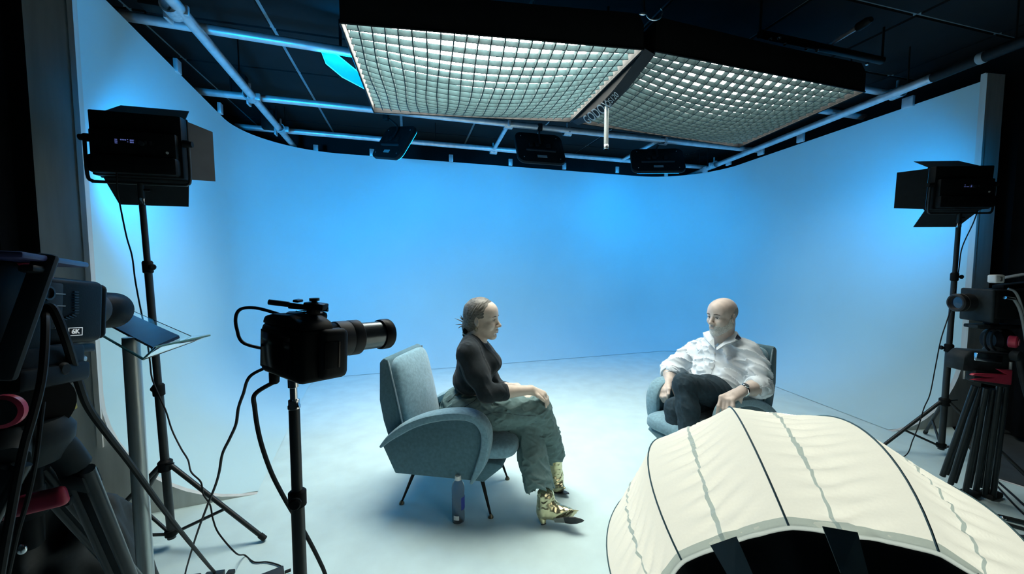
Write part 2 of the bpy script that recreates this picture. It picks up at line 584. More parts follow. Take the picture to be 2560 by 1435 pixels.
def clamp(p, ax, r=0.036, lab='', up=True, jaw=0.05):
    o = thing('pipe_clamp', lab, 'clamp', p, 'clamps on the pipe grid')
    MB().lathe([(r + 0.002, -jaw), (r + 0.012, -jaw), (r + 0.012, jaw), (r + 0.002, jaw)], p, ax, n=18, cap=False).build('jaw', M_CLAMP, o)
    s = V(ax[0], ax[1], 0).cross(V(0, 0, 1)).normalized()
    MB().box((0.05, 0.03, 0.06), p + s * (r + 0.02), rotto(s), 0.006).build('hinge', M_CLAMP, o)
    MB().cyl(p + V(0, 0, r) - V(0, 0, 0.005), p + V(0, 0, r + 0.075), 0.011, n=8).build('bolt', M_CLAMP, o)
    return o
clamp(k1, dAx, lab='clamp holding the left link pipe to the middle cross pipe')
clamp(k2, dAx, lab='clamp holding the left link pipe to the back cross pipe')
clamp(k5, dAx, lab='clamp under the joint of the two softboxes')
clamp(k3 + dAx * 0.08, dAx, lab='clamp above the right hanging panel light')
clamp(pD + dR * 0.03, dR, 0.04, lab='clamp where the short cross pipe meets the right pipe')
clamp(zp(625, 240), dLp, 0.038, lab='clamp where the left pipe crosses the middle cross pipe')
clamp(zp(432, 22), dLp, 0.038, lab='clamp at the near end of the left pipe')
clamp(zp(702, 322), dLp, 0.038, lab='clamp where the left pipe crosses the back cross pipe')
clamp(zp(1785, 412), dR, 0.040, lab='clamp at the far end of the right pipe')
# dark roof brackets the grid hangs on, beside the left pipe
for px, py, z, lab in ((385, 20, 3.06, 'black steel bracket at the near end of the left pipe'), (600, 243, 3.05, 'black steel bracket beside the left pipe in the middle'),
                  (672, 322, 3.03, 'black steel bracket beside the left pipe near the back corner')):
    p = zp(px, py, z)
    o = thing('roof_bracket', lab, 'bracket', p)
    MB().box((0.13, 0.10, 0.22), p + V(0, 0, 0.10), rotto(dAx), 0.008).build('body', M_BLACKMET, o)
    MB().box((0.02, 0.09, 0.14), p + dAx * 0.075 + V(0, 0, 0.0), rotto(dAx), 0.004).build('plate', M_STEEL, o)
    MB().cyl(p + V(0, 0, 0.2), V(p.x, p.y, CZ), 0.012, n=8).build('hanger_rod', M_BLACKMET, o)

# ------------------------------------------------------------------ overhead softboxes
def bil(q, u, v):
    a, b, c, d = q                                   # near-left, near-right, far-right, far-left
    return (a * (1 - u) + b * u) * (1 - v) + (d * (1 - u) + c * u) * v

SZ = 2.70
def softbox(q, nu, nv, label, gname):
    a, b, c, d = q
    ctr = (a + b + c + d) / 4
    o = thing('overhead_softbox', label, 'softbox', V(ctr.x, ctr.y, SZ), 'two softboxes hung over the set')
    up = V(0, 0, 1)
    DEEP = 0.036                                     # depth of the grid cells
    SAG = 0.118
    def sag(u, v): return SAG * 16 * u * (1 - u) * v * (1 - v)
    lx = (b - a).length; ly = (d - a).length
    eu = (b - a).normalized(); ev = (d - a).normalized()
    def lean(u, v):                                  # the cells stand square to the sagging cloth
        gu = SAG * 16 * (1 - 2 * u) * v * (1 - v) / lx
        gv = SAG * 16 * u * (1 - u) * (1 - 2 * v) / ly
        return eu * (-gu) + ev * (-gv)
    # diffuser cloth, sagging a little, above the grid
    N = 8
    vs = []; fs = []
    for i in range(N + 1):
        for j in range(N + 1):
            u = i / N; v = j / N
            vs.append(bil(q, 0.004 + 0.992 * u, 0.004 + 0.992 * v) + up * (DEEP + 0.012 - sag(u, v)))
    for i in range(N):
        for j in range(N):
            k = i * (N + 1) + j
            fs.append((k, k + 1, k + N + 2, k + N + 1))
    MB().add(vs, fs, True).build('diffuser', M_DIFF if gname == 'l' else M_DIFF2, o)
    # egg-crate strips, each its own piece
    def strip(f):
        n = 26; th = 0.0035
        P = [f(k / n) for k in range(n + 1)]
        vs = []; fs = []
        for k, (p, h, le) in enumerate(P):
            p2 = P[min(k + 1, n)][0]; p1 = P[max(k - 1, 0)][0]
            t = (p2 - p1); s_ = V(-t.y, t.x, 0).normalized() * th
            vs += [p - s_ + up * (-h) + le * DEEP, p + s_ + up * (-h) + le * DEEP, p + s_ + up * (DEEP - h), p - s_ + up * (DEEP - h)]
        for k in range(n):
            e = k * 4
            for i in range(4):
                fs.append((e + i, e + (i + 1) % 4, e + 4 + (i + 1) % 4, e + 4 + i))
        return MB().add(vs, fs, False).build('grid_strip', M_GRID, o)
    rnd = random.Random(nu)
    for i in range(1, nu):
        u0 = i / nu
        strip(lambda t, u0=u0: (bil(q, u0 + 0.0035 * math.sin(t * 9 + i), 0.012 + 0.976 * t), sag(u0, t), lean(u0, t)))
    for j in range(1, nv):
        v0 = j / nv
        strip(lambda t, v0=v0: (bil(q, 0.010 + 0.98 * t, v0 + 0.003 * math.sin(t * 11 + j)), sag(t, v0), lean(t, v0)))
    # black skirts and the tapering back
    SK = 0.20
    for e0, e1 in ((a, b), (b, c), (c, d), (d, a)):
        i0 = e0.lerp(ctr, 0.002); i1 = e1.lerp(ctr, 0.002)
        out0 = e0 + (e0 - ctr).normalized() * 0.006; out1 = e1 + (e1 - ctr).normalized() * 0.006
        sk = MB()
        vs = []; fs = []
        n = 12
        for k in range(n + 1):
            p = out0.lerp(out1, k / n)
            inw = (ctr - p); inw.z = 0; inw.normalize()
            w = 0.012 * math.sin(math.pi * k / n)
            for dz, di in ((-0.012, 0.0), (0.05, w * 0.3), (0.13, w), (SK, 0.03), (SK + 0.05, 0.16), (SK + 0.10, 0.42)):
                if e0 is b and e1 is c and dz > SK: pass
                vs.append(p + inw * di + up * dz)
        for k in range(n):
            for r in range(5):
                fs.append((k * 6 + r, (k + 1) * 6 + r, (k + 1) * 6 + r + 1, k * 6 + r + 1))
        nv_ = len(vs)
        vs += [v + (ctr - v).normalized() * 0.004 for v in vs]
        fs += [tuple(i + nv_ for i in f[::-1]) for f in fs]
        sk.add(vs, fs, True).build('skirt', M_SKIRT, o)
        MB().tube([out0 + up * -0.012, out0.lerp(out1, .5) + up * -0.012, out1 + up * -0.012], 0.006, n=8, smooth_path=False).build('rim_rod', M_BLACKMET, o)
    # cover that closes the box at the back
    tops = []
    for e0 in (a, b, c, d):
        inw = (ctr - e0); inw.z = 0; inw.normalize()
        tops.append(e0 + (e0 - ctr).normalized() * 0.006 + inw * 0.36 + up * (SK + 0.088))
    MB().quadslab(*tops, 0.01).build('back_cover', M_SKIRT, o)
    # lamp head on the back
    MB().box((0.30, 0.22, 0.12), ctr + up * (SK + 0.14), rotto(b - a), 0.02).build('lamp_head', M_BLACKMET, o)
    MB().cyl(ctr + up * (SK + 0.3), V(ctr.x, ctr.y, CZ), 0.014, n=10).build('drop_rod', M_BLACKMET, o)
    return o
sq = lambda x, y: atz(x, y, SZ)
qa = (sq(852, 52), sq(1606, 119), sq(1424, 301), sq(936, 277))
qb = (sq(1640, 124), sq(2160, 226), sq(1848, 365), sq(1450, 305))
SB1 = softbox(qa, 23, 17, 'left overhead softbox with sagging egg-crate grid, glowing white', 'l')
SB2 = softbox(qb, 21, 19, 'right overhead softbox with sagging egg-crate grid, glowing white', 'r')

# the black joining strip between the boxes, with the maker's lettering
j0 = sq(1612, 121); j1 = sq(1428, 303); j2 = sq(1445, 306); j3 = sq(1638, 126)
js = thing('joining_strip', 'black fabric strip with pale lettering between the two softboxes', 'strip', (j0 + j1) / 2)
lo = V(0, 0, -0.075)
vs = []; fs = []
n = 16
for k in range(n + 1):
    t = k / n
    a_ = j0.lerp(j1, t); b_ = j3.lerp(j2, t)
    dz = -0.02 - 0.085 * math.sin(math.pi * t)
    vs += [a_ + V(0, 0, 0.04), a_ + V(0, 0, dz + 0.02), b_ + V(0, 0, dz - 0.005), b_ + V(0, 0, 0.04)]
for k in range(n):
    for i in range(3):
        fs.append((k * 4 + i, (k + 1) * 4 + i, (k + 1) * 4 + i + 1, k * 4 + i + 1))
MB().add(vs, fs, True).build('fabric', M_SKIRT, js)
def strip_pt(t): return j0.lerp(j1, t).lerp(j3.lerp(j2, t), 0.5) + V(0, 0, -0.02 - 0.085 * math.sin(math.pi * t) + 0.004)
tx = (strip_pt(0.45) - strip_pt(0.75)).normalized()
nrm = (V(0, 0, CAM_H) - strip_pt(0.6)); nrm.x *= 0.3; nrm.normalize()
nrm = (nrm - tx * nrm.dot(tx)).normalized()
Rt = Matrix((tx, nrm.cross(tx), nrm)).transposed()
text_obj('lettering', 'GODOX', 0.115, strip_pt(0.60) + nrm * 0.012, Rt, M_LETTER, js)
tx = (strip_pt(0.32) - strip_pt(0.46)).normalized(); nrm = (nrm - tx * nrm.dot(tx)).normalized()
Rt = Matrix((tx, nrm.cross(tx), nrm)).transposed()
text_obj('lettering', 'QS120', 0.06, strip_pt(0.385) + nrm * 0.014, Rt, M_LETTER, js)

# rod hanging from the joint
rt_ = strip_pt(0.50)
rb_ = at(1515, 373, rt_.y)
o = thing('hanging_rod', 'pale aluminium rod hanging straight down between the softboxes', 'rod', rb_)
MB().cyl(rb_, V(rb_.x, rb_.y, rt_.z + 0.02), 0.017, n=16).build('tube', M_ALU, o)
MB().lathe([(0.017, 0), (0.019, 0.002), (0.019, 0.03), (0.017, 0.034)], rb_, (0, 0, 1), n=16).build('end_cap', M_CHROME, o)
MB().cyl(V(rb_.x, rb_.y, rt_.z), V(rb_.x, rb_.y, CZ), 0.01, n=8).build('upper_rod', M_BLACKMET, o)

# black beam, spigots and hooks above the near edge of the boxes
o = thing('lighting_bar', 'black bar with bright bolts above the right softbox', 'bar', at(2000, 100, 3.2))
b0 = atz(1900, 85, 3.06); b1 = atz(2205, 152, 3.06)
MB().tube([b0, b1], 0.028, smooth_path=False).build('bar', M_BLACKMET, o)
for px, py in ((1926, 98), (1948, 95), (1962, 110), (2016, 122), (2042, 126), (2168, 160)):
    p = atz(px, py, 3.02)
    MB().ell(p, (0.014, 0.014, 0.012), nu=10, nv=6).build('bolt', M_CHROME, o)
b2 = atz(2066, 116, 3.10); b3 = atz(2142, 70, 3.10)
MB().cyl(b2, b3, 0.016, n=12).build('spigot', M_STEEL, o)
MB().lathe([(0.02, 0), (0.03, 0.01), (0.03, 0.07), (0.018, 0.10)], b3, (b3 - b2), n=14).build('spigot_head', M_BLACKMET, o)
MB().cyl(b0, V(b0.x, b0.y, CZ), 0.008, n=8).build('hanger_rod', M_BLACKMET, o)
MB().cyl(b1, V(b1.x, b1.y, CZ), 0.008, n=8).build('hanger_rod', M_BLACKMET, o)
o = thing('safety_hook', 'bright curved safety hook on the black skirt above the softboxes', 'hook', at(1640, 40, 2.1))
pts = []
hc = at(1636, 32, 2.08)
for k in range(10):
    t = math.radians(200 + 22 * k)
    pts.append(hc + V(0.042 * math.cos(t), 0, 0.036 * math.sin(t)))
MB().tube(pts, 0.004).build('hook', M_CHROME, o)
MB().cyl(hc + V(-0.05, 0.0, 0.0), hc + V(-0.05, 0.06, 0.25), 0.005, n=8).build('wire', M_BLACKMET, o)
MB().ell(hc + V(-0.06, 0.0, -0.004), (0.02, 0.008, 0.009)).build('bolt', M_CHROME, o)

# ------------------------------------------------------------------ panel lights hanging from the cross pipe, turned to the wall
def rounded_rect(w, h, r, seg=5):
    out = []
    for cx, cy, a0 in ((w / 2 - r, h / 2 - r, 0), (-w / 2 + r, h / 2 - r, 90), (-w / 2 + r, -h / 2 + r, 180), (w / 2 - r, -h / 2 + r, 270)):
        for k in range(seg + 1):
            a = math.radians(a0 + 90 * k / seg)
            out.append((cx + r * math.cos(a), cy + r * math.sin(a)))
    return out
WALL_N = V(UA.y, -UA.x, 0)                           # back wall's direction into the room
def hang_panel(c, fwd, roll, label, w=0.56, h=0.42, power=HANG_W, spread=150, top=None, matl=M_BLACK):
    f = Vector(fwd).normalized()
    R = rotto(f)                                     # x forward (light side), y left, z up
    R = R @ Matrix.Rotation(roll, 3, 'X')
    X, Y, Z = R.col[0], R.col[1], R.col[2]
    o = thing('hanging_panel_light', label, 'panel light', c, 'panel lights hung from the pipe grid')
    poly = rounded_rect(w, h, 0.085)
    MB().prism(poly, X * 0.045, c - X * 0.0225, ex=Y, ey=Z, bevel=0.008).build('housing', matl, o)
    MB().prism(rounded_rect(w * 0.97, h * 0.97, 0.08), X * 0.004, c + X * 0.023, ex=Y, ey=Z).build('led_face', M_LED, o)
    MB().prism(rounded_rect(w * 1.01, h * 1.01, 0.088), X * 0.012, c + X * 0.006, ex=Y, ey=Z).build('rim', M_FLAP, o)
    MB().box((0.02, w * 0.62, 0.022), c - X * 0.03 - Z * h * 0.12, R, 0.005).build('bar', M_FLAP, o)
    MB().box((0.004, 0.12, 0.035), c - X * 0.0245 - Z * h * 0.31, R).build('rating_plate', M_LETTER, o)
    for sy, sz_ in ((-0.1, 0.02), (0.04, 0.03), (0.12, 0.02)):
        MB().box((0.03, 0.05, 0.05), c - X * 0.03 + Y * sy + Z * sz_, R, 0.004).build('control_box', M_BLACKMET, o)
    for sy in (-1, 1):
        for sz_ in (-1, 1):
            MB().cyl(c - X * 0.022 + Y * sy * w * 0.38 + Z * sz_ * h * 0.36, c - X * 0.026 + Y * sy * w * 0.38 + Z * sz_ * h * 0.36, 0.006, n=8).build('screw', M_STEEL, o)
    t = top if top else c + V(0, 0, h * 0.75)
    MB().tube([c - X * 0.04 + Z * h * 0.1, c - X * 0.06 + Z * h * 0.4, t], 0.012, n=8).build('arm', M_BLACKMET, o)
    MB().box((0.06, 0.06, 0.08), t, None, 0.01).build('clamp', M_BLACKMET, o)
    aim = V(X.x, X.y, 0).normalized() + V(0, 0, -0.95)      # invented aim, lower than the led face, to wash the wall evenly
    area_light('panel_lamp', c + X * 0.06, aim, w * 0.8, h * 0.5, power, BLUE, o, spread)
    return o
pc = at(1350, 372, 4.75)
hang_panel(pc, -WALL_N + V(0, 0, -0.55), 0.0, 'hanging panel light in the middle, its black back to the camera', w=0.60, h=0.46, top=zp(1350, 318, XZ))
pc = at(985, 357, 4.40)
hang_panel(pc, V(0.55, 0.72, -0.45), math.radians(14), 'hanging panel light on the left, tilted edge-on', w=0.62, h=0.42, top=zp(965, 292, XZ))
pc = at(1643, 402, 5.25)
hang_panel(pc, V(0.10, 0.80, -0.62), 0.03, 'hanging panel light on the right, tipped steeply downwards', power=HANG_W * 2.2, w=0.68, h=0.46, top=zp(1655, 352, XZ))
# the one seen from its shining side, above the left softbox edge
c_ = at(864, 180, 3.05)
A_, B_, C_, D_ = (at(803, 128, 2.95), at(838, 133, 3.05), at(897, 182, 3.30), at(908, 224, 3.30))
E_ = at(858, 195, 3.02)
o = thing('hanging_panel_light', 'hanging panel light showing its glowing cyan face', 'panel light', c_, 'panel lights hung from the pipe grid')
M_CYAN = mat('glowing_cyan_face', (0.1, 0.3, 0.5), 0.5, emit=(0.0, 0.46, 1.0), estr=1.05)
M_CYANRIM = mat('lit_cyan_rim', (0.2, 0.6, 0.8), 0.5, emit=(0.05, 0.75, 1.0), estr=1.0)
M_CYAN.cycles.emission_sampling = 'NONE'
M_CYANRIM.cycles.emission_sampling = 'NONE'
P5 = [at(801, 126, 3.05), at(836, 133, 3.10), at(899, 180, 3.16), at(912, 226, 3.20), at(856, 192, 3.10), at(815, 158, 3.05)]
cn = sum(P5, V(0, 0, 0)) / 6
nn = V(0, 0, 0)
for i in range(6): nn += (P5[i] - cn).cross(P5[(i + 1) % 6] - cn)
nn.normalize()
if nn.dot(V(0, 0, CAM_H) - cn) < 0: nn = -nn; P5 = P5[::-1]
P5 = [p - nn * (p - cn).dot(nn) for p in P5]
back = [p - nn * 0.04 for p in P5]
MB().add(P5, [tuple(range(6))]).build('led_face', M_CYAN, o)
MB().add(P5 + back, [(i, i + 6, (i + 1) % 6 + 6, (i + 1) % 6) for i in range(6)] + [tuple(range(11, 5, -1))]).build('housing', M_BLACK, o)
MB().tube([p + nn * 0.002 for p in P5], 0.004, n=6, smooth_path=False, closed=True).build('rim', M_CYANRIM, o)
area_light('panel_lamp', cn + nn * 0.012, nn, 0.22, 0.14, CYAN_W, BLUE, o, 170)
MB().cyl(cn - nn * 0.03, V(cn.x - nn.x * 0.03, cn.y - nn.y * 0.03, CZ), 0.012, n=8).build('arm', M_BLACKMET, o)

# ------------------------------------------------------------------ panel lights with barn doors, and their stands
def barn_light(c, fwd, label, w=0.36, h=0.27, dial=True, flaps=None, power=PANEL_W, pitch=0.0, marks='', cdir=None, spread=125):
    f = Vector(fwd).normalized()
    R = rotto(f)
    X, Y, Z = R.col[0], R.col[1], R.col[2]
    o = thing('led_panel_light', label, 'panel light', c, 'panel lights with barn doors')
    MB().box((0.055, w, h), c, R, 0.006).build('housing', M_BLACK, o)
    MB().box((0.03, w * 0.93, h * 0.42), c - X * 0.04 - Z * h * 0.02, R, 0.008).build('control_housing', M_BLACK, o)
    MB().box((0.05, w * 0.95, h * 0.28), c - X * 0.045 - Z * h * 0.34, R, 0.012).build('battery_shelf', M_BLACK, o)
    MB().box((0.004, w * 0.92, h * 0.92), c + X * 0.0285, R).build('led_face', M_LED, o)
    for k in range(4):
        MB().box((0.006, w * 0.02, h * 0.05), c - X * 0.058 + Y * (0.02 * k - 0.07) + Z * (h * 0.02), R, 0.001).build('button', M_FLAP, o)
    MB().cyl(c - X * 0.055 - Y * w * 0.10 - Z * 0.0, c - X * 0.066 - Y * w * 0.10, 0.010, n=14).build('dial', M_FLAP, o)
    MB().cyl(c - X * 0.055 - Y * w * 0.37 - Z * h * 0.12, c - X * 0.0575 - Y * w * 0.37 - Z * h * 0.12, 0.006, n=12).build('badge', M_WHITEPL, o)
    # display
    for dy, dz, sw, sh in marks_rects(marks):
        MB().box((0.002, sw, sh), c - X * 0.0565 + Y * dy + Z * dz, R).build('display_segment', M_DISPLAY, o)
    # barn doors hinged on the front edges
    ft = c + X * 0.03
    def door(p0, p1, out, lean, ln, inset):
        e = (p1 - p0).normalized()
        d = (out * math.cos(lean) + X * math.sin(lean)).normalized()
        q = [p0 + e * 0.006, p1 - e * 0.006, p1 - e * inset + d * ln, p0 + e * inset + d * ln]
        b = MB().quadslab(*q, 0.003).build('barn_door', M_FLAP, o)
        MB().cyl(p0, p1, 0.004, n=8).build('hinge', M_BLACKMET, b)
    hw, hh = w / 2, h / 2
    fl = flaps or dict(top=(.55, .12), bottom=(.4, .12), left=(.4, .12), right=(.4, .12))
    if 'top' in fl: door(ft + Y * hw + Z * hh, ft - Y * hw + Z * hh, Z, *fl['top'], 0.035)
    if 'bottom' in fl: door(ft - Y * hw - Z * hh, ft + Y * hw - Z * hh, -Z, *fl['bottom'], 0.035)
    if 'left' in fl: door(ft + Y * hw - Z * hh, ft + Y * hw + Z * hh, Y, *fl['left'], 0.02)
    if 'right' in fl: door(ft - Y * hw + Z * hh, ft - Y * hw - Z * hh, -Y, *fl['right'], 0.02)
    # yoke
    yb = c - X * 0.02
    yz = -hh - 0.03
    MB().tube([yb + Y * (hw + 0.022) + Z * 0.02, yb + Y * (hw + 0.022) + Z * (yz + 0.03), yb + Y * (hw + 0.005) + Z * (yz + 0.004),
               yb + Y * (hw - 0.02) + Z * yz, yb - Y * (hw - 0.02) + Z * yz, yb - Y * (hw + 0.005) + Z * (yz + 0.004),
               yb - Y * (hw + 0.022) + Z * (yz + 0.03), yb - Y * (hw + 0.022) + Z * 0.02], 0.007, n=10, sub=4).build('yoke', M_STANDBLK, o)
    for s in (-1, 1):
        MB().lathe([(0.008, 0), (0.018, 0.004), (0.018, 0.022), (0.014, 0.03), (0.014, 0.04)], yb + Y * s * (hw + 0.0) + Z * 0.02, Y * s, n=12).build('knob', M_BLACK, o)
    MB().cyl(yb + Z * yz, yb + Z * (yz - 0.075), 0.013, n=14).build('socket', M_STANDBLK, o)
    MB().cyl(yb + Z * (yz - 0.03), yb + Z * (yz - 0.03) - Y * 0.035, 0.006, n=8).build('socket_screw', M_BLACK, o)
    area_light('panel_lamp', c + X * 0.04, X if cdir is None else cdir, w * 0.9, h * 0.9, power, BLUE, o, spread)
    return yb + Z * (yz - 0.05)
def marks_rects(kind):
    if kind == 'a':
        out = [(0.062, 0.012, 0.009, 0.003), (0.062, 0.004, 0.010, 0.004), (0.062, -0.004, 0.009, 0.003)]
        for i in range(3): out.append((0.043 - 0.008 * i, 0.012, 0.005, 0.005))
        out += [(0.018, 0.014, 0.003, 0.003), (0.018, 0.004, 0.003, 0.003)]
        for i in range(2):
            for j in range(2): out.append((0.006 - 0.009 * i, 0.012 - 0.009 * j, 0.007, 0.006))
        return out
    return [(0.02, 0.0, 0.012, 0.002), (0.02, 0.012, 0.004, 0.004), (0.0, 0.0, 0.018, 0.002), (-0.02, 0.0, 0.008, 0.006), (-0.02, 0.010, 0.008, 0.004)]

def stand_leg(o, hub, slider, foot, knee_t, r=0.011):
    MB().cyl(hub, foot, r, n=12).build('leg', M_STANDBLK, o)
    k = hub.lerp(foot, knee_t)
    MB().cyl(slider, k, r * 0.7, n=10).build('brace', M_STANDBLK, o)
    d = (foot - hub).normalized()
    MB().lathe([(r * 0.9, -0.03), (r * 1.25, -0.028), (r * 1.25, 0.004), (r * 0.8, 0.008)], foot - d * 0.004, d, n=12).build('rubber_foot', M_RUBBER, o)
    MB().ell(k, (0.006, 0.006, 0.006), nu=8, nv=6).build('rivet', M_CHROME, o)

def light_stand(base, topp, label, hub_z, slider_z, feet, joints, rads, lever=True):
    base = Vector(base); topp = Vector(topp)
    o = thing('light_stand', label, 'light stand', base, 'light stands')
    ax = (topp - base).normalized()
    def pz(z): return base + ax * ((z - base.z) / ax.z)
    zs = [slider_z - 0.03] + list(joints) + [topp.z]
    for i in range(len(zs) - 1):
        MB().cyl(pz(zs[i]), pz(zs[i + 1] + (0.02 if i < len(zs) - 2 else 0)), rads[i], n=18).build('tube', M_STANDBLK, o)
    for i, z in enumerate(joints):
        r = rads[i]
        c = MB().lathe([(r * 1.0, -0.03), (r * 1.35, -0.026), (r * 1.4, 0.022), (r * 1.1, 0.03)], pz(z), ax, n=18).build('collar', M_BLACK, o)
        s = V(1, -0.4, 0).normalized() * (1 if i % 2 else -1)
        MB().cyl(pz(z) + s * r, pz(z) + s * (r + 0.018), 0.007, n=10).lathe([(0.012, 0), (0.015, 0.004), (0.015, 0.012), (0.01, 0.016)], pz(z) + s * (r + 0.014), s, n=10).build('lock_knob', M_BLACK, c)
    hub = pz(hub_z); sl = pz(slider_z)
    MB().lathe([(rads[0] * 1.05, -0.03), (rads[0] * 1.7, -0.022), (rads[0] * 1.7, 0.02), (rads[0] * 1.1, 0.03)], hub, ax, n=12).build('hub', M_BLACK, o)
    MB().lathe([(rads[0] * 1.05, -0.018), (rads[0] * 1.5, -0.014), (rads[0] * 1.5, 0.014), (rads[0] * 1.05, 0.018)], sl, ax, n=12).build('slider', M_BLACK, o)
    for ft in feet:
        ft = Vector(ft)
        d = (ft - hub); d.z = 0; d.normalize()
        stand_leg(o, hub + d * rads[0] * 1.4, sl + d * rads[0] * 1.3, ft, 0.58)
    if lever:
        MB().box((0.06, 0.012, 0.006), hub + V(0.035, -0.02, 0.018), rotto((1, -.2, .2)), 0.002).build('lever', M_BLACK, o)
    MB().lathe([(0.008, -0.03), (0.008, 0.05)], topp, ax, n=12).lathe([(rads[-1] * 1.1, -0.03), (rads[-1] * 1.1, 0.0), (0.01, 0.006)], topp, ax, n=14).build('spigot', M_CHROME, o)
    return o

LP = at(352, 366, 1.86)
tL_ = barn_light(LP, V(-0.26, 0.966, 0.02), 'led panel light with barn doors and lit display, left of the set', w=0.355, h=0.292,
           flaps=dict(top=(0.95, .13), bottom=(0.35, .13), right=(1.0, .12), left=(1.2, .12)), marks='a', cdir=V(-0.14, 0.98, -0.05), spread=118)
SLb = V(-1.712, 1.84, 0)
light_stand(SLb + V(0.01, 0, 0), tL_ - V(0, 0, 0.02), 'dark light stand carrying the left panel light', 0.42, 0.075,
            [atz(662, 1347, 0.012), V(-2.02, 1.55, 0.012), V(-2.05, 1.93, 0.012)], [0.80, 1.40], [0.0175, 0.0150, 0.0125])
RP = at(2398, 470, 2.78)
tR_ = barn_light(RP, V(0.06, 0.998, 0.03), 'led panel light with barn doors, at the right edge of the set', w=0.385, h=0.30,
           flaps=dict(top=(1.10, .17), bottom=(0.75, .16), left=(0.35, .17), right=(1.2, .15)), marks='b', power=PANEL_R_W, cdir=V(0.14, 0.985, -0.06), spread=120)
SRb = V(tR_.x - 0.01, tR_.y, 0)
light_stand(SRb, tR_ - V(0, 0, 0.02), 'dark light stand carrying the right panel light', 0.40, 0.07,
            [V(SRb.x - 0.42, SRb.y + 0.05, 0.012), V(SRb.x + 0.17, SRb.y - 0.38, 0.012), V(SRb.x + 0.25, SRb.y + 0.34, 0.012)], [0.80, 1.32], [0.0185, 0.016, 0.0135])

def cable(name, pts, r, label, matl=M_RUBBER, group=None):
    o = MB().tube(pts, r, n=8, sub=8).build(name, matl)
    tag(o, label, 'cable', group)
    return o
p0 = at(300, 512, 1.82)
cable('power_cable', [at(292, 420, 1.79), at(293, 470, 1.79), p0, at(316, 590, 1.82), at(330, 640, 1.82), at(338, 700, 1.82), at(350, 765, 1.82), at(366, 840, 1.815), at(375, 905, 1.81), at(380, 945, 1.80),
                      at(398, 990, 1.79), at(415, 1028, 1.78), at(430, 1075, 1.77), at(452, 1120, 1.74), at(470, 1150, 1.70), at(478, 1180, 1.66), at(502, 1205, 1.66),
                      at(508, 1235, 1.655), at(525, 1262, 1.645), at(533, 1300, 1.64), at(548, 1335, 1.64), at(590, 1383, 1.66), atz(612, 1388, .008), atz(635, 1405, .006), atz(668, 1405, .006), atz(700, 1414, .006), atz(703, 1423, .006), atz(690, 1432, .02)],
      0.0032, 'thin cable dropping from the left panel light down its stand to the floor')
cable('power_cable', [at(2445, 525, 2.72), at(2432, 560, 2.72), at(2405, 620, 2.74), at(2396, 680, 2.76), at(2380, 760, 2.74), at(2368, 800, 2.72), at(2352, 850, 2.7), at(2338, 920, 2.7), at(2325, 985, 2.69), at(2310, 1020, 2.69), at(2298, 1060, 2.68), at(2282, 1100, 2.66), atz(2262, 1140, 0.006), atz(2200, 1150, 0.006)],
      0.0032, 'thin cable hanging from the right panel light to the floor')

# ------------------------------------------------------------------ armchairs
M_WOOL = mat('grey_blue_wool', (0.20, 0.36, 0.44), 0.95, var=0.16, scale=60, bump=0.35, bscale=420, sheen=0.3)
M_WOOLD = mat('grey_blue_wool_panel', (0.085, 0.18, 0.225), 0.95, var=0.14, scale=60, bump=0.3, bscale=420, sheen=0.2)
M_PIPING = mat('grey_piping', (0.34, 0.46, 0.53), 0.9, var=0.1, scale=80)
M_BRASS = mat('dull_brass', (0.16, 0.15, 0.11), 0.4, 0.8, var=0.2, scale=60)

def sweep_band(path, y0, hw, ht, n=14):
    """padded band along a path in the x-z plane: half width hw across, half thickness ht"""
    P = [Vector((p[0], 0, p[1])) for p in path]
    Q = []
    for i in range(len(P) - 1):
        p0 = P[max(i - 1, 0)]; p1 = P[i]; p2 = P[i + 1]; p3 = P[min(i + 2, len(P) - 1)]
        for k in range(5):
            t = k / 5
            Q.append(0.5 * ((2 * p1) + (p2 - p0) * t + (2 * p0 - 5 * p1 + 4 * p2 - p3) * t * t + (3 * p1 - p0 - 3 * p2 + p3) * t ** 3))
    Q.append(P[-1])
    m = len(Q); vs = []; fs = []
    for i in range(m):
        T = (Q[min(i + 1, m - 1)] - Q[max(i - 1, 0)]).normalized()
        N = Vector((-T.z, 0, T.x))
        tp = min(1.0, 0.35 + 2.2 * min(i, m - 1 - i) / m * 2)
        for k in range(n):
            a = 2 * math.pi * k / n
            cx = math.copysign(abs(math.cos(a)) ** 0.55, math.cos(a)); sx = math.copysign(abs(math.sin(a)) ** 0.55, math.sin(a))
            vs.append(Q[i] + Vector((0, y0 + hw * cx, 0)) + N * (ht * sx * min(1, tp)))
    for i in range(m - 1):
        for k in range(n):
            fs.append((i * n + k, i * n + (k + 1) % n, (i + 1) * n + (k + 1) % n, (i + 1) * n + k))
    b = MB().add(vs, fs, True)
    b.add(vs[:n], [tuple(range(n))[::-1]]); b.add(vs[-n:], [tuple(range(n))])
    return b

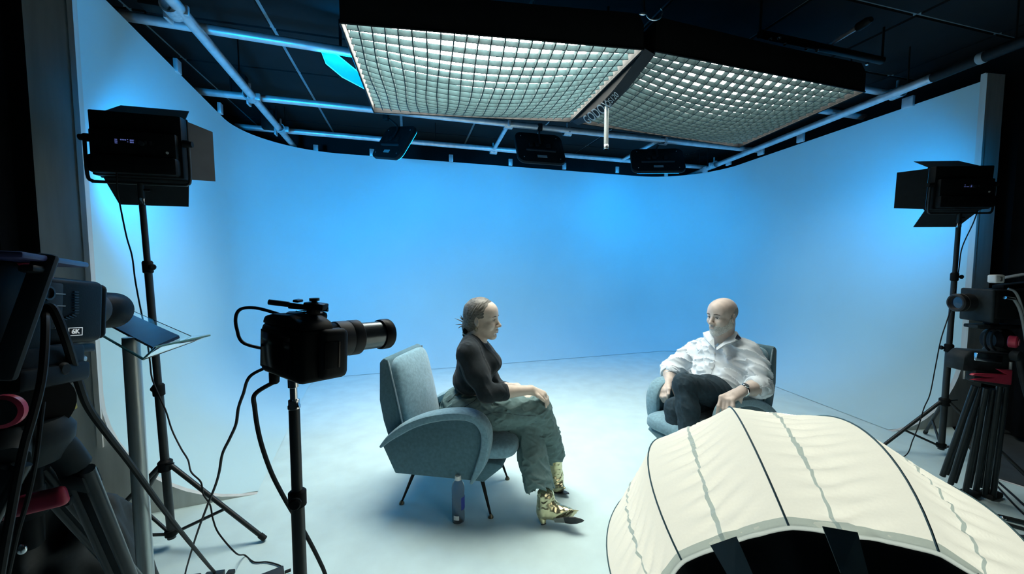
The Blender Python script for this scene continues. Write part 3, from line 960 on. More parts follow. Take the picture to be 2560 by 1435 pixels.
def cushion(cx, hx, hy, z0, z1, name, o, tilt=0.0, nx=18, ny=16, bulge=0.03, matl=None, R=None, loc=None):
    """puffy cushion as a superellipsoid slab"""
    vs = []; fs = []
    nu, nv = 36, 18
    def sp(v, e): return math.copysign(abs(v) ** e, v)
    for j in range(nv + 1):
        ph = -math.pi / 2 + math.pi * j / nv
        for i in range(nu):
            th = 2 * math.pi * i / nu
            x = sp(math.cos(ph), 0.42) * sp(math.cos(th), 0.32)
            y = sp(math.cos(ph), 0.42) * sp(math.sin(th), 0.32)
            z = sp(math.sin(ph), 0.55)
            h = (z1 - z0) / 2
            bz = bulge * (1 - x * x) * (1 - y * y) * (1 if z > 0 else 0.2)
            p = Vector((hx * x, hy * y, h * z + bz * abs(z)))
            if R is not None: p = R @ p
            vs.append(p + Vector(loc if loc is not None else (cx, 0, (z0 + z1) / 2)))
    for j in range(nv):
        for i in range(nu):
            fs.append((j * nu + i, j * nu + (i + 1) % nu, (j + 1) * nu + (i + 1) % nu, (j + 1) * nu + i))
    return MB().add(vs, fs, True).build(name, matl or M_WOOL, o, autosmooth=False)

def armchair(loc, yaw, label):
    o = thing('armchair', label, 'armchair', loc, 'matching armchairs on the set', rotz=yaw)
    W = 0.27
    arm_path = [(-0.365, 0.375), (-0.31, 0.43), (-0.21, 0.50), (-0.10, 0.552), (0.02, 0.585), (0.13, 0.597), (0.205, 0.580), (0.247, 0.53), (0.255, 0.46), (0.238, 0.37), (0.205, 0.29), (0.175, 0.232)]
    for s in (-1, 1):
        poly = [(-0.285, 0.222), (0.172, 0.238), (0.205, 0.29), (0.238, 0.37), (0.253, 0.46), (0.245, 0.53), (0.205, 0.578), (0.13, 0.592), (0.02, 0.58), (-0.10, 0.548), (-0.21, 0.496), (-0.31, 0.426), (-0.36, 0.372)]
        y0 = s * W if s < 0 else s * W - 0.045
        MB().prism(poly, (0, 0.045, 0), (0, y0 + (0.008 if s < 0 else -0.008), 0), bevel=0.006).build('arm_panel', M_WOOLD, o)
        a = sweep_band(arm_path, s * (W - 0.032), 0.046, 0.026).build('arm_pad', M_WOOL, o)
    # back: a wedge with side panels, a bulging pad and piping
    side = [(-0.235, 0.36), (-0.345, 0.862), (-0.375, 0.872), (-0.402, 0.845), (-0.408, 0.62), (-0.385, 0.50), (-0.34, 0.36)]
    vs = []
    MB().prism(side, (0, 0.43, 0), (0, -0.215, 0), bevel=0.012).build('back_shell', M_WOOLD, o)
    fr = Vector((-0.110, 0, 0.502)).normalized()
    Rb = rotto(Vector((0.502, 0, 0.110)).normalized(), fr)
    Rpad = Matrix((fr, Vector((0, 1, 0)), Vector((fr.z, 0, -fr.x)) * 1)).transposed()
    Rpad = Matrix((-fr, Vector((0, 1, 0)), Vector((0.977, 0, 0.213)))).transposed()
    cushion(0, 0.255, 0.207, -0.035, 0.035, 'backrest_pad', o, bulge=0.03, R=Rpad, loc=(-0.275, 0, 0.615))
    for s in (-1, 1):
        MB().tube([(-0.238, s * 0.216, 0.40), (-0.29, s * 0.216, 0.64), (-0.344, s * 0.214, 0.858)], 0.005, n=8).build('piping', M_PIPING, o)
    # seat
    Rs = Matrix.Rotation(math.radians(-4), 3, 'Y')
    cushion(0, 0.305, 0.212, -0.055, 0.055, 'seat_cushion', o, bulge=0.02, R=Rs, loc=(0.095, 0, 0.365))
    base = [(-0.28, 0.225), (0.225, 0.205), (0.335, 0.305), (0.32, 0.322), (-0.25, 0.322)]
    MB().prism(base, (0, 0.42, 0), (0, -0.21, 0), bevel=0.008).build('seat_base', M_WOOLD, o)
    for sx, x0, x1 in ((1, 0.195, 0.262), (-1, -0.20, -0.285)):
        for s in (-1, 1):
            l = MB().lathe([(0.0125, 0), (0.0125, 0.004), (0.006, 1.0)], (x0, s * 0.165, 0.225), (0, 0, -1), n=12)
            vv = []
            for v in l.v:
                t = (0.225 - v[2]) / 1.0
                vv.append((x0 + (x1 - x0) * t + (v[0] - x0), s * (0.165 + 0.03 * t) + (v[1] - s * 0.165), 0.225 - t * 0.215))
            l.v = vv
            lg = l.build('leg', M_BLACKMET, o)
            MB().lathe([(0.004, 0.022), (0.009, 0.016), (0.0155, 0.006), (0.0155, 0.0)], (x1, s * 0.195, 0), (0, 0, 1), n=14).build('foot', M_BRASS, lg)
    return o
CH1 = V(-0.33, 2.31, 0); YAW1 = math.radians(-13)
CH2 = V(1.305, 2.50, 0); YAW2 = math.radians(210)
armchair(CH1, YAW1, 'grey-blue wool armchair under the woman in the dark sweater')
armchair(CH2, YAW2, 'grey-blue wool armchair under the man in the white shirt')

# ------------------------------------------------------------------ water bottle by the woman's chair
M_PET = mat('clear_bottle_plastic', (0.88, 0.95, 0.97), 0.08, trans=0.94, ior=1.12, var=0.02)
M_LABELB = mat('dark_blue_label', (0.03, 0.05, 0.30), 0.4, var=0.1)
M_PAPER = mat('pale_paper', (0.78, 0.82, 0.82), 0.8, var=0.05)
bp_ = atz(1146, 1303, 0.0)
bo = thing('water_bottle', 'clear plastic water bottle on the floor beside the armchair', 'bottle', bp_)
bprof = [(0.026, 0.0), (0.034, 0.006), (0.035, 0.03), (0.034, 0.06)]
for k in range(6): bprof += [(0.0335, 0.066 + 0.018 * k), (0.0350, 0.075 + 0.018 * k)]
bprof += [(0.0350, 0.178), (0.0345, 0.195), (0.031, 0.212), (0.022, 0.228), (0.0155, 0.236), (0.014, 0.245), (0.014, 0.252)]
inner = [(max(r - 0.0012, 0.002), h + (0.0012 if i == 0 else 0)) for i, (r, h) in enumerate(bprof)]
MB().lathe(bprof + inner[::-1], bp_ + V(0, 0, 0.001), (0, 0, 1), n=28, cap=False).build('shell', M_PET, bo)
cap_ = MB().lathe([(0.0, 0.262), (0.0155, 0.262), (0.017, 0.258), (0.0175, 0.240), (0.0175, 0.238)], bp_, (0, 0, 1), n=24).build('cap', M_WHITEPL, bo)
def arc_label(a0, a1, z0, z1, r, name, m):
    vs = []; fs = []
    n = 8
    for k in range(n + 1):
        a = math.radians(a0 + (a1 - a0) * k / n)
        for rr in (r, r + 0.0006):
            for z in (z0, z1):
                vs.append(bp_ + V(rr * math.cos(a), rr * math.sin(a), z))
    for k in range(n):
        e = k * 4
        fs += [(e + 2, e + 6, e + 7, e + 3), (e, e + 1, e + 5, e + 4), (e + 1, e + 3, e + 7, e + 5), (e, e + 4, e + 6, e + 2)]
    return MB().add(vs, fs, True).build(name, m, bo)
arc_label(-55, 0, 0.080, 0.150, 0.0356, 'printed_label', M_LABELB)
arc_label(-125, -75, 0.028, 0.052, 0.0354, 'price_sticker', M_PAPER)

# ------------------------------------------------------------------ lantern softbox in the foreground
def lantern():
    c = V(0.647, 0.837, 0.655); R = 0.42
    a = V(0.31, 0.945, 0.06).normalized()
    up = (V(0, 0, 1) - a * a.z).normalized(); rt = a.cross(up)
    o = thing('lantern_softbox', 'glowing cream fabric lantern softbox with dark ribs, in the foreground', 'softbox', V(c.x, c.y, 0))
    NR = 11; A0 = -17.0; ST = 360.0 / NR
    TH0, TH00, TH1 = 2.0, 66.0, 124.0
    rnd = random.Random(4)
    def srf(az, pol, off=0.0):
        """az, pol in degrees; the cloth is pulled flat between the ribs"""
        f = ((az - A0) / ST) % 1.0
        dip = 1.0 - 0.055 * math.sin(math.pi * f) ** 1.0 * math.sin(math.radians(min(pol, 150)))
        # small creases that run from the seams to the ribs
        q = abs(f - 0.46)
        fade = max(0.0, math.sin(math.pi * f)) * (0.35 + 0.65 * max(0, 1 - q * 2.2))
        cr = 0.0032 * fade * (math.sin(pol * 1.35 + 5 * q + az * 0.35) + 0.6 * math.sin(pol * 2.3 + az * 0.8 + 9 * q) + 0.5 * math.sin(pol * 0.71 - az * 0.2))
        r = R * dip + cr + off
        ca, sa = math.cos(math.radians(az)), math.sin(math.radians(az))
        cp, sp = math.cos(math.radians(pol)), math.sin(math.radians(pol))
        return c + a * (r * cp) + (up * ca + rt * sa) * (r * sp)
    for k in range(NR):                              # one fabric gore per bay
        vs = []; fs = []
        na, npl = 26, 64
        for i in range(na + 1):
            for j in range(npl + 1):
                vs.append(srf(A0 + ST * (k + i / na), TH00 + (TH1 - TH00) * j / npl))
        for i in range(na):
            for j in range(npl):
                e = i * (npl + 1) + j
                fs.append((e, e + 1, e + npl + 2, e + npl + 1))
        MB().add(vs, fs, True).build('fabric_panel', M_LANT, o, autosmooth=False)
        vs = []; fs = []                             # unseen front of the dome, glow added to light the sitters
        na, npl = 4, 8
        for i in range(na + 1):
            for j in range(npl + 1):
                vs.append(srf(A0 + ST * (k + i / na), TH0 + (TH00 - TH0) * j / npl))
        for i in range(na):
            for j in range(npl):
                e = i * (npl + 1) + j
                fs.append((e, e + 1, e + npl + 2, e + npl + 1))
        MB().add(vs, fs, True).build('front_panel', M_LANTF, o, autosmooth=False)
        az = A0 + ST * k
        MB().tube([srf(az, TH0 + (TH1 - TH0) * j / 30, 0.001) for j in range(31)], 0.0019, n=6, smooth_path=False).build('rib', M_RIB, o)
        # seam tape: a narrow ragged strip down the middle of the bay
        vs = []; fs = []
        n = 70
        w0 = 0.0
        for j in range(n + 1):
            pol = TH00 + (TH1 - TH00) * j / n
            w0 = 0.75 * w0 + 0.25 * rnd.uniform(-1, 1) * 1.2
            mid = A0 + ST * (k + 0.42) + 2.0 * math.sin(pol * 0.045 + k) + w0 * 0.5
            hw = 0.30 + 0.55 * abs(math.sin(pol * 0.11 + k * 1.7)) * rnd.uniform(0.5, 1.0)
            vs += [srf(mid - hw, pol, 0.0012), srf(mid + hw, pol, 0.0012)]
        for j in range(n):
            fs.append((j * 2, j * 2 + 1, j * 2 + 3, j * 2 + 2))
        MB().add(vs, fs, True).build('seam_tape', M_SEAM, o, autosmooth=False)
        # tab where the seam meets the black back
        m_ = A0 + ST * (k + 0.42) + 2.0 * math.sin(TH1 * 0.045 + k)
        q = [srf(m_ - 4.2, TH1 - 0.3, 0.003), srf(m_ + 4.2, TH1 - 0.3, 0.003), srf(m_ + 3.6, TH1 + 8.5, -0.004), srf(m_ - 3.6, TH1 + 8.5, -0.004)]
        MB().quadslab(*q, 0.002).build('fastening_tab', M_TAB, o)
    # hem along the rim, and the black back
    hem = []
    vs = []; fs = []
    n = 176
    for i in range(n):
        az = 360 * i / n
        for pol, off in ((TH1 - 1.9, 0.0016), (TH1 + 0.3, 0.002), (TH1 + 0.8, -0.002)):
            vs.append(srf(az, pol, off))
    for i in range(n):
        for k in range(2):
            e = i * 3 + k; g = ((i + 1) % n) * 3 + k
            fs.append((e, e + 1, g + 1, g))
    MB().add(vs, fs, True).build('hem', M_HEM, o)
    vs = []; fs = []
    prof = [(TH1 + 0.6, -0.003), (TH1 + 5, -0.02), (TH1 + 14, -0.05), (TH1 + 26, -0.06), (TH1 + 40, -0.03), (TH1 + 50, 0.0)]
    for i in range(n):
        for pol, off in prof:
            vs.append(srf(360 * i / n, pol, off))
    m = len(prof)
    for i in range(n):
        for k in range(m - 1):
            e = i * m + k; g = ((i + 1) % n) * m + k
            fs.append((e, e + 1, g + 1, g))
    MB().add(vs, fs, True).build('black_back', M_SKIRT, o)
    pr = c - a * R
    MB().lathe([(0.05, 0.06), (0.075, 0.04), (0.075, -0.02), (0.055, -0.03), (0.055, -0.16), (0.03, -0.17)], pr, a, n=24).build('lamp_head', M_BLACKMET, o)
    # low stand under it
    st = pr - a * 0.08
    MB().cyl(st + V(0, 0, -0.03), V(st.x, st.y, 0.03), 0.016, n=14).build('post', M_STANDBLK, o)
    for k in range(3):
        t = math.radians(90 + 120 * k)
        MB().cyl(V(st.x, st.y, 0.20), V(st.x + 0.22 * math.cos(t), st.y + 0.22 * math.sin(t), 0.010), 0.010, n=10).build('leg', M_STANDBLK, o)
    # the bulb inside
    MB().ell(c - a * 0.10, (0.045, 0.045, 0.045)).build('bulb', M_BULB, o)
    d = bpy.data.lights.new('lantern_bulb', 'POINT')
    d.energy = LANTERN_W; d.color = (1.0, 0.98, 0.88); d.shadow_soft_size = 0.09
    l = bpy.data.objects.new('lantern_bulb', d)
    COL.objects.link(l); l.parent = o
    l.location = c + a * 0.02 - o.location
    return o
def fabric_mat(name, col, emit, estr):
    m = bpy.data.materials.new(name)
    m.use_nodes = True
    nt = m.node_tree
    for n in list(nt.nodes):
        if n.type != 'OUTPUT_MATERIAL': nt.nodes.remove(n)
    out = [n for n in nt.nodes if n.type == 'OUTPUT_MATERIAL'][0]
    tr = nt.nodes.new('ShaderNodeBsdfTranslucent'); df = nt.nodes.new('ShaderNodeBsdfDiffuse'); em = nt.nodes.new('ShaderNodeEmission')
    tc = nt.nodes.new('ShaderNodeTexCoord'); nz = nt.nodes.new('ShaderNodeTexNoise')
    nz.inputs['Scale'].default_value = 300
    nt.links.new(tc.outputs['Object'], nz.inputs['Vector'])
    rp = nt.nodes.new('ShaderNodeValToRGB')
    rp.color_ramp.elements[0].color = tuple(c * 0.92 for c in col) + (1,)
    rp.color_ramp.elements[1].color = tuple(col) + (1,)
    nt.links.new(nz.outputs['Fac'], rp.inputs['Fac'])
    nt.links.new(rp.outputs['Color'], tr.inputs['Color']); nt.links.new(rp.outputs['Color'], df.inputs['Color'])
    mx = nt.nodes.new('ShaderNodeMixShader'); mx.inputs[0].default_value = 0.35
    nt.links.new(tr.outputs[0], mx.inputs[1]); nt.links.new(df.outputs[0], mx.inputs[2])
    em.inputs[0].default_value = tuple(emit) + (1,); em.inputs[1].default_value = estr
    ad = nt.nodes.new('ShaderNodeAddShader')
    nt.links.new(mx.outputs[0], ad.inputs[0]); nt.links.new(em.outputs[0], ad.inputs[1])
    nt.links.new(ad.outputs[0], out.inputs[0])
    MATS[name] = m
    return m
M_LANT = fabric_mat('glowing_lantern_cloth', (0.85, 0.875, 0.80), (1.0, 0.99, 0.88), 0.12)
M_LANTF = bpy.data.materials.new('lantern_front_added_glow')
M_LANTF.use_nodes = True
for _n in [n for n in M_LANTF.node_tree.nodes if n.type != 'OUTPUT_MATERIAL']: M_LANTF.node_tree.nodes.remove(_n)
_e = M_LANTF.node_tree.nodes.new('ShaderNodeEmission')
_e.inputs[0].default_value = (1.0, 0.97, 0.86, 1); _e.inputs[1].default_value = LANTERN_FRONT
M_LANTF.node_tree.links.new(_e.outputs[0], M_LANTF.node_tree.nodes['Material Output'].inputs[0])
M_SEAM = fabric_mat('lantern_seam_tape', (0.56, 0.66, 0.66), (0.85, 0.98, 0.95), 0.10)
M_HEM = fabric_mat('lantern_hem', (0.56, 0.64, 0.62), (0.85, 0.98, 0.95), 0.08)
M_RIB = mat('dark_rib', (0.06, 0.15, 0.17), 0.6)
M_TAB = mat('grey_tab', (0.12, 0.17, 0.18), 0.8)
M_BULB = mat('lit_bulb', (0.9, 0.9, 0.8), 0.4, emit=(1, 0.98, 0.88), estr=4.0)
M_BULB.cycles.emission_sampling = 'NONE'
M_LANT.cycles.emission_sampling = 'NONE'; M_SEAM.cycles.emission_sampling = 'NONE'; M_HEM.cycles.emission_sampling = 'NONE'
lantern()

# ------------------------------------------------------------------ cinema camera on the slim stand in the middle
def frame_of(theta, pitch=0.0):
    """x forward along heading theta (from +y towards +x), y left, z up"""
    X = V(math.sin(theta) * math.cos(pitch), math.cos(theta) * math.cos(pitch), math.sin(pitch))
    R = rotto(X)
    return R, R.col[0].copy(), R.col[1].copy(), R.col[2].copy()

M_LENSA = mat('lens_barrel', (0.014, 0.018, 0.020), 0.36, 0.0, var=0.1, scale=60, spec=0.4)
M_BARREL = mat('satin_lens_barrel', (0.10, 0.12, 0.13), 0.25, 0.7, var=0.08, scale=60)
M_LENSR = mat('ribbed_lens_rubber', (0.016, 0.018, 0.02), 0.6, var=0.2, scale=60)
M_GLASSD = mat('dark_lens_glass', (0.01, 0.015, 0.03), 0.05, var=0.1, coat=1.0)
M_WHITEPR = mat('glowing_white_print', (0.8, 0.82, 0.8), 0.5, var=0.03, emit=(0.8, 0.85, 0.85), estr=0.35)  # print with a glow put into its colour, not a lamp
M_SCREEN = mat('dark_screen', (0.006, 0.007, 0.009), 0.15, var=0.1)

R3, X3, Y3, Z3 = frame_of(math.radians(36), math.radians(-3))
cc3 = at(705, 879, 0.80) + X3 * 0.030
cm = thing('cinema_camera', 'black cinema camera with a long zoom lens on the slim middle stand', 'camera', cc3 - Z3 * 0.09)
BW, BH, BD = 0.186, 0.112, 0.075
MB().box((BD, BW, BH), cc3, R3, 0.014, 3).build('body', M_BLACK, cm)
MB().prism([(-0.5 * BW, 0.0), (0.5 * BW, 0.0), (0.44 * BW, 0.018), (0.22 * BW, 0.026), (-0.20 * BW, 0.028), (-0.42 * BW, 0.015)], X3 * (BD * 0.92), cc3 + Z3 * (BH / 2 - 0.004) - X3 * BD * 0.46, ex=Y3, ey=Z3, bevel=0.006).build('top_hood', M_BLACK, cm)
MB().box((BD * 0.9, 0.06, 0.02), cc3 + Z3 * (BH / 2 + 0.018) + X3 * 0.012 - Y3 * 0.015, R3, 0.008).build('vent_block', M_LENSA, cm)
for k in range(6):
    MB().box((0.034, 0.0035, 0.003), cc3 + Z3 * (BH / 2 + 0.0285) + X3 * 0.008 - Y3 * (0.0 + 0.0075 * k), R3 @ Matrix.Rotation(0.5, 3, 'Z'), 0.001).build('vent_slot', M_SCREEN, cm)
MB().box((0.004, BW * 0.72, BH * 0.66), cc3 - X3 * (BD / 2 + 0.001) + Y3 * 0.01, R3, 0.001).build('rear_screen', M_SCREEN, cm)
MB().box((0.006, BW * 0.78, BH * 0.74), cc3 - X3 * (BD / 2 - 0.0005) + Y3 * 0.01, R3, 0.002).build('screen_bezel', M_BLACK, cm)
g = MB().box((0.062, 0.036, BH * 0.94), cc3 - Y3 * (BW / 2 - 0.006) + X3 * 0.030, R3, 0.014, 3).build('hand_grip', M_RUBBER, cm)
MB().box((0.030, 0.003, BH * 0.5), cc3 - Y3 * (BW / 2 + 0.0125) + X3 * 0.020 + Z3 * 0.0, R3, 0.003).build('battery_door', M_BLACK, g)
MB().box((0.003, 0.003, BH * 0.48), cc3 - Y3 * (BW / 2 + 0.0135) + X3 * 0.036, R3).build('door_seam', M_SCREEN, g)
# lens
l0 = cc3 + X3 * (BD / 2) + Y3 * 0.006 + Z3 * 0.012
MB().lathe([(0.036, 0.0000), (0.036, 0.0110), (0.033, 0.0138), (0.033, 0.0276), (0.038, 0.0414), (0.040, 0.0469)], l0, X3 , n=36).build('lens_mount', M_LENSA, cm)
MB().lathe([(0.040, 0.0469), (0.0425, 0.0497), (0.0425, 0.0800), (0.0415, 0.0828), (0.043, 0.0856), (0.043, 0.1076), (0.040, 0.1104)], l0, X3 , n=36).build('zoom_ring', M_LENSR, cm)
MB().lathe([(0.0345, 0.1104), (0.0345, 0.1766)], l0, X3 , n=36).build('inner_barrel', M_BARREL, cm)
MB().lathe([(0.0345, 0.1711), (0.0385, 0.1725), (0.0395, 0.1794), (0.0395, 0.1960), (0.037, 0.2001), (0.034, 0.2001), (0.030, 0.1822)], l0, X3 , n=36).build('front_ring', M_BLACKMET, cm)
MB().lathe([(0.0, 0.1849), (0.032, 0.1835)], l0, X3 , n=30, cap=False).build('front_glass', M_GLASSD, cm)
# rail, cold-shoe clamp and rods on top
tp = cc3 + Z3 * (BH / 2 + 0.043)
rd = (at(835, 772, 0.80) - at(672, 752, 0.80)); rd.normalize()
tc0 = at(672, 755, 0.80); tc1 = at(820, 773, 0.82)
MB().tube([tc0, tc0.lerp(tc1, 0.33)], 0.0058, smooth_path=False, n=12).build('rod_grip', M_RUBBER, cm)
MB().tube([tc0.lerp(tc1, 0.33), tc1], 0.0042, smooth_path=False, n=12).build('rod', M_BLACKMET, cm)
MB().tube([at(722, 768, 0.84), at(820, 776, 0.84)], 0.003, smooth_path=False, n=10).build('rod', M_BLACKMET, cm)
MB().box((0.042, 0.028, 0.014), at(790, 765, 0.81), rotto(rd), 0.003).build('rod_clamp', M_BLACKMET, cm)
MB().box((0.012, 0.022, 0.006), at(745, 752, 0.82), rotto(rd), 0.002).build('clamp_plate', M_BLACKMET, cm)
MB().cyl(at(786, 757, 0.81), at(786, 748, 0.81), 0.006, n=12).lathe([(0.010, 0), (0.010, 0.006)], at(786, 752, 0.81), (0, 0, 1), n=14).build('clamp_screw', M_LENSA, cm)
MB().box((0.022, 0.018, 0.016), at(784, 777, 0.81), R3, 0.002).build('cold_shoe', M_BLACKMET, cm)
# plugs
MB().box((0.026, 0.020, 0.018), cc3 + Y3 * (BW / 2 + 0.006) - Z3 * 0.015 - X3 * 0.005, R3, 0.004).build('side_plug', M_BLACK, cm)
pl_ = cc3 + Y3 * (BW / 2 - 0.016) - Z3 * (BH / 2 + 0.006) - X3 * 0.012
MB().lathe([(0.0105, 0.012), (0.0115, 0.0), (0.0105, -0.020), (0.007, -0.024)], pl_, Z3, n=14).build('bottom_plug', M_BLACK, cm)
# slim stand
sb = at(732, 950, 0.80); sb.z = 0.0
sttop = cc3 - Z3 * (BH / 2); sttop = V(at(733, 955, 0.80).x, 0.80, cc3.z - BH / 2 - 0.004)
o = thing('camera_stand', 'slim dark stand under the middle cinema camera', 'light stand', V(sttop.x, 0.80, 0))
bx = V(sttop.x, 0.80, 0)
mk = at(735, 1245, 0.80).z
MB().cyl(bx + V(0, 0, 0.06), V(bx.x, bx.y, mk), 0.0132, n=18).build('tube', M_STANDBLK, o)
MB().cyl(V(bx.x, bx.y, mk), V(bx.x, bx.y, sttop.z - 0.05), 0.0108, n=18).build('tube', M_STANDBLK, o)
kb = MB().lathe([(0.012, -0.019), (0.0175, -0.016), (0.0178, 0.014), (0.012, 0.019)], V(bx.x, bx.y, mk), (0, 0, 1), n=18).build('collar', M_BLACK, o)
MB().lathe([(0.006, 0), (0.012, 0.004), (0.013, 0.010), (0.010, 0.014)], V(bx.x + 0.006, bx.y - 0.016, mk + 0.002), (0.3, -1, 0), n=10).build('lock_knob', M_BLACK, kb)
tz = sttop.z
MB().lathe([(0.0105, tz - 0.062), (0.0125, tz - 0.060), (0.0125, tz - 0.054), (0.011, tz - 0.052), (0.011, tz - 0.042), (0.0072, tz - 0.040), (0.0072, tz - 0.016), (0.0105, tz - 0.014), (0.0105, tz + 0.002)], V(bx.x, bx.y, 0), (0, 0, 1), n=18).build('spigot', M_CHROME, o)
for k in range(3):
    t = math.radians(30 + 120 * k)
    stand_leg(o, V(bx.x, bx.y, 0.40), V(bx.x, bx.y, 0.08), V(bx.x + 0.40 * math.cos(t), bx.y + 0.40 * math.sin(t), 0.012), 0.55, 0.009)
MB().lathe([(0.0135, -0.02), (0.021, -0.016), (0.021, 0.016), (0.0135, 0.02)], V(bx.x, bx.y, 0.40), (0, 0, 1), n=14).build('hub', M_BLACK, o)
# its cables
cable('camera_cable', [cc3 + Y3 * (BW / 2 + 0.018) - Z3 * 0.015 - X3 * 0.005, at(610, 858, 0.86), at(592, 822, 0.86), at(590, 790, 0.86), at(604, 772, 0.86), at(640, 770, 0.86), at(690, 783, 0.85), at(712, 792, 0.84)], 0.0036,
      'short looped cable at the back of the middle camera')
cable('camera_cable', [cc3 + Y3 * (BW / 2 - 0.002) - Z3 * (BH / 2 - 0.01) - X3 * 0.01, at(626, 940, 0.84), at(608, 985, 0.86), at(596, 1020, 0.88), at(590, 1060, 0.90), at(575, 1095, 0.93), at(556, 1135, 0.97), at(548, 1180, 1.02), at(538, 1215, 1.08), at(518, 1265, 1.18), at(492, 1335, 1.35), at(472, 1400, 1.52), atz(462, 1440, 0.006), atz(455, 1500, 0.006)], 0.0034,
      'thin cable running from the middle camera down to the floor on the left')
cable('camera_cable', [pl_ - Z3 * 0.02, at(638, 985, 0.83), at(637, 1020, 0.84), at(645, 1075, 0.85), at(658, 1125, 0.86), at(680, 1185, 0.88), at(708, 1240, 0.90), at(740, 1295, 0.92), at(772, 1350, 0.95), at(800, 1405, 0.98), at(816, 1445, 1.0), at(850, 1560, 1.05)], 0.0048,
      'thick black cable curving behind the slim middle stand')

# ------------------------------------------------------------------ clear acrylic book rest on a silver pole
M_ACRYL = mat('clear_acrylic', (0.93, 0.98, 0.98), 0.03, trans=1.0, ior=1.08, var=0.01)
M_ACEDGE = mat('green_acrylic_edge', (0.20, 0.55, 0.52), 0.2, var=0.1, trans=0.3)
M_TABLET = mat('blue_black_tablet', (0.04, 0.09, 0.19), 0.3, var=0.1)
A_ = at(358, 898, 0.93); P1 = at(268, 846, 1.06); TB = at(480, 842, 1.06); TA = at(336, 762, 1.20)
# make the sheet flat: TA completes the parallelogram
P1 = A_ + (P1 - A_) * 1.75
TA = P1 + (TB - A_)
lk = thing('acrylic_lectern', 'clear acrylic book rest on a silver pole at the left', 'lectern', V(-0.98, 1.05, 0))
MB().quadslab(A_, TB, TA, P1, 0.005).build('sheet', M_ACRYL, lk)
MB().tube([P1, A_], 0.0028, smooth_path=False, n=6).build('sheet_edge', M_ACEDGE, lk)
Bq = at(389, 868, 0.905); Cq = at(525, 838, 1.035); Dq = TB
MB().quadslab(A_, TB, Cq, Bq, 0.005).build('lip', M_ACRYL, lk)
MB().tube([A_, Bq, Cq], 0.0024, smooth_path=False, n=6).build('lip_edge', M_ACEDGE, lk)
tn = (TB - A_).cross(P1 - A_).normalized()
if tn.z < 0: tn = -tn
tu = (TB - A_); tv = (P1 - A_)
pole_top = A_ + tu * 0.22 + tv * 0.55 - tn * 0.004
pole_top = at(327, 838, 1.04)
pb = V(pole_top.x + 0.0, pole_top.y, 0)
MB().cyl(V(pb.x, pb.y, 0.02), V(pole_top.x, pole_top.y, pole_top.z - 0.005), 0.0185, n=24).build('pole', M_ALU, lk)
MB().lathe([(0.15, 0.0), (0.15, 0.012), (0.03, 0.02), (0.022, 0.04)], pb, (0, 0, 1), n=30).build('base', M_STANDBLK, lk)
tq = thing('tablet', 'dark blue tablet lying on the clear acrylic rest', 'tablet', (A_ + TB + TA + P1) / 4)
MB().quadslab(A_ + tu * 0.26 + tv * 0.04 + tn * 0.008, A_ + tu * 0.80 + tv * 0.04 + tn * 0.008, A_ + tu * 0.80 + tv * 0.97 + tn * 0.008, A_ + tu * 0.26 + tv * 0.97 + tn * 0.008, 0.008).build('body', M_TABLET, tq)

# ------------------------------------------------------------------ big cinema camera at the left edge
R6, X6, Y6, Z6 = frame_of(math.radians(-17), math.radians(-7.5))
face = at(192, 777, 0.70)
BL, BWd, BHt = 0.142, 0.13, 0.118
c6 = face + Y6 * (BWd / 2)
cb = thing('cinema_camera', 'black box cinema camera marked 6K at the left edge', 'camera', c6 - Z6 * 0.12)
MB().box((BL, BWd, BHt), c6, R6, 0.012, 3).build('body', M_BLACK, cb)
MB().box((0.022, BWd * 0.94, BHt * 0.93), c6 + X6 * (BL / 2 + 0.008), R6, 0.012, 3).build('front_plate', M_BLACK, cb)
lf = c6 + X6 * (BL / 2 + 0.018) + Z6 * 0.006
MB().lathe([(0.036, 0.0), (0.036, 0.012), (0.0375, 0.014), (0.0375, 0.060), (0.040, 0.066), (0.040, 0.122), (0.037, 0.128), (0.033, 0.126)], lf, X6, n=36).build('lens', M_BLACK, cb)
MB().lathe([(0.0384, 0.02), (0.0388, 0.022), (0.0388, 0.05), (0.0384, 0.052)], lf, X6, n=36, cap=False).build('focus_ring', M_LENSR, cb)
MB().lathe([(0.0, 0.1), (0.034, 0.099)], lf, X6, n=24, cap=False).build('front_glass', M_GLASSD, cb)
Fs = face - Y6 * 0.0008
def on_side(px, py, out=0.0):
    """point of the camera's right-hand face seen at that spot"""
    r = ray(px, py); n = -Y6
    t = (Fs - V(0, 0, CAM_H)).dot(n) / r.dot(n)
    return V(0, 0, CAM_H) + r * t - Y6 * out
RtS = Matrix((X6 * 1.35, Z6, -Y6)).transposed()
text_obj('lettering', '6K', 0.0118, on_side(188, 829, 0.0008), RtS, M_WHITEPR, cb, align='CENTER')
fr_ = on_side(188, 829, 0.0006)
for a_, b_, w_, h_ in ((0, 0.0068, 0.031, 0.0012), (0, -0.0068, 0.031, 0.0012), (0.0155, 0, 0.0012, 0.0145), (-0.0155, 0, 0.0012, 0.0145)):
    MB().box((w_, 0.0006, h_), fr_ + X6 * a_ + Z6 * b_, R6).build('badge_frame', M_WHITEPR, cb)
for k in range(9):
    MB().box((0.010, 0.003, 0.0016), on_side(188, 730 + 6.6 * k, 0.001), R6).build('vent_slot', M_LENSA, cb)
for k in range(5):
    MB().box((0.010, 0.003, 0.0016), on_side(182 - 8 * k, 789 + 3 * k, 0.001), R6 @ Matrix.Rotation(0.3, 3, 'Y')).build('vent_slot', M_LENSA, cb)
MB().box((0.046, 0.008, 0.080), on_side(120, 765, 0.002), R6, 0.004).build('port_cover', M_RUBBER, cb)
for py in (735, 765, 808, 820):
    MB().box((0.022, 0.002, 0.0016), on_side(136, py, 0.007), R6).build('port_line', M_LETTER, cb)
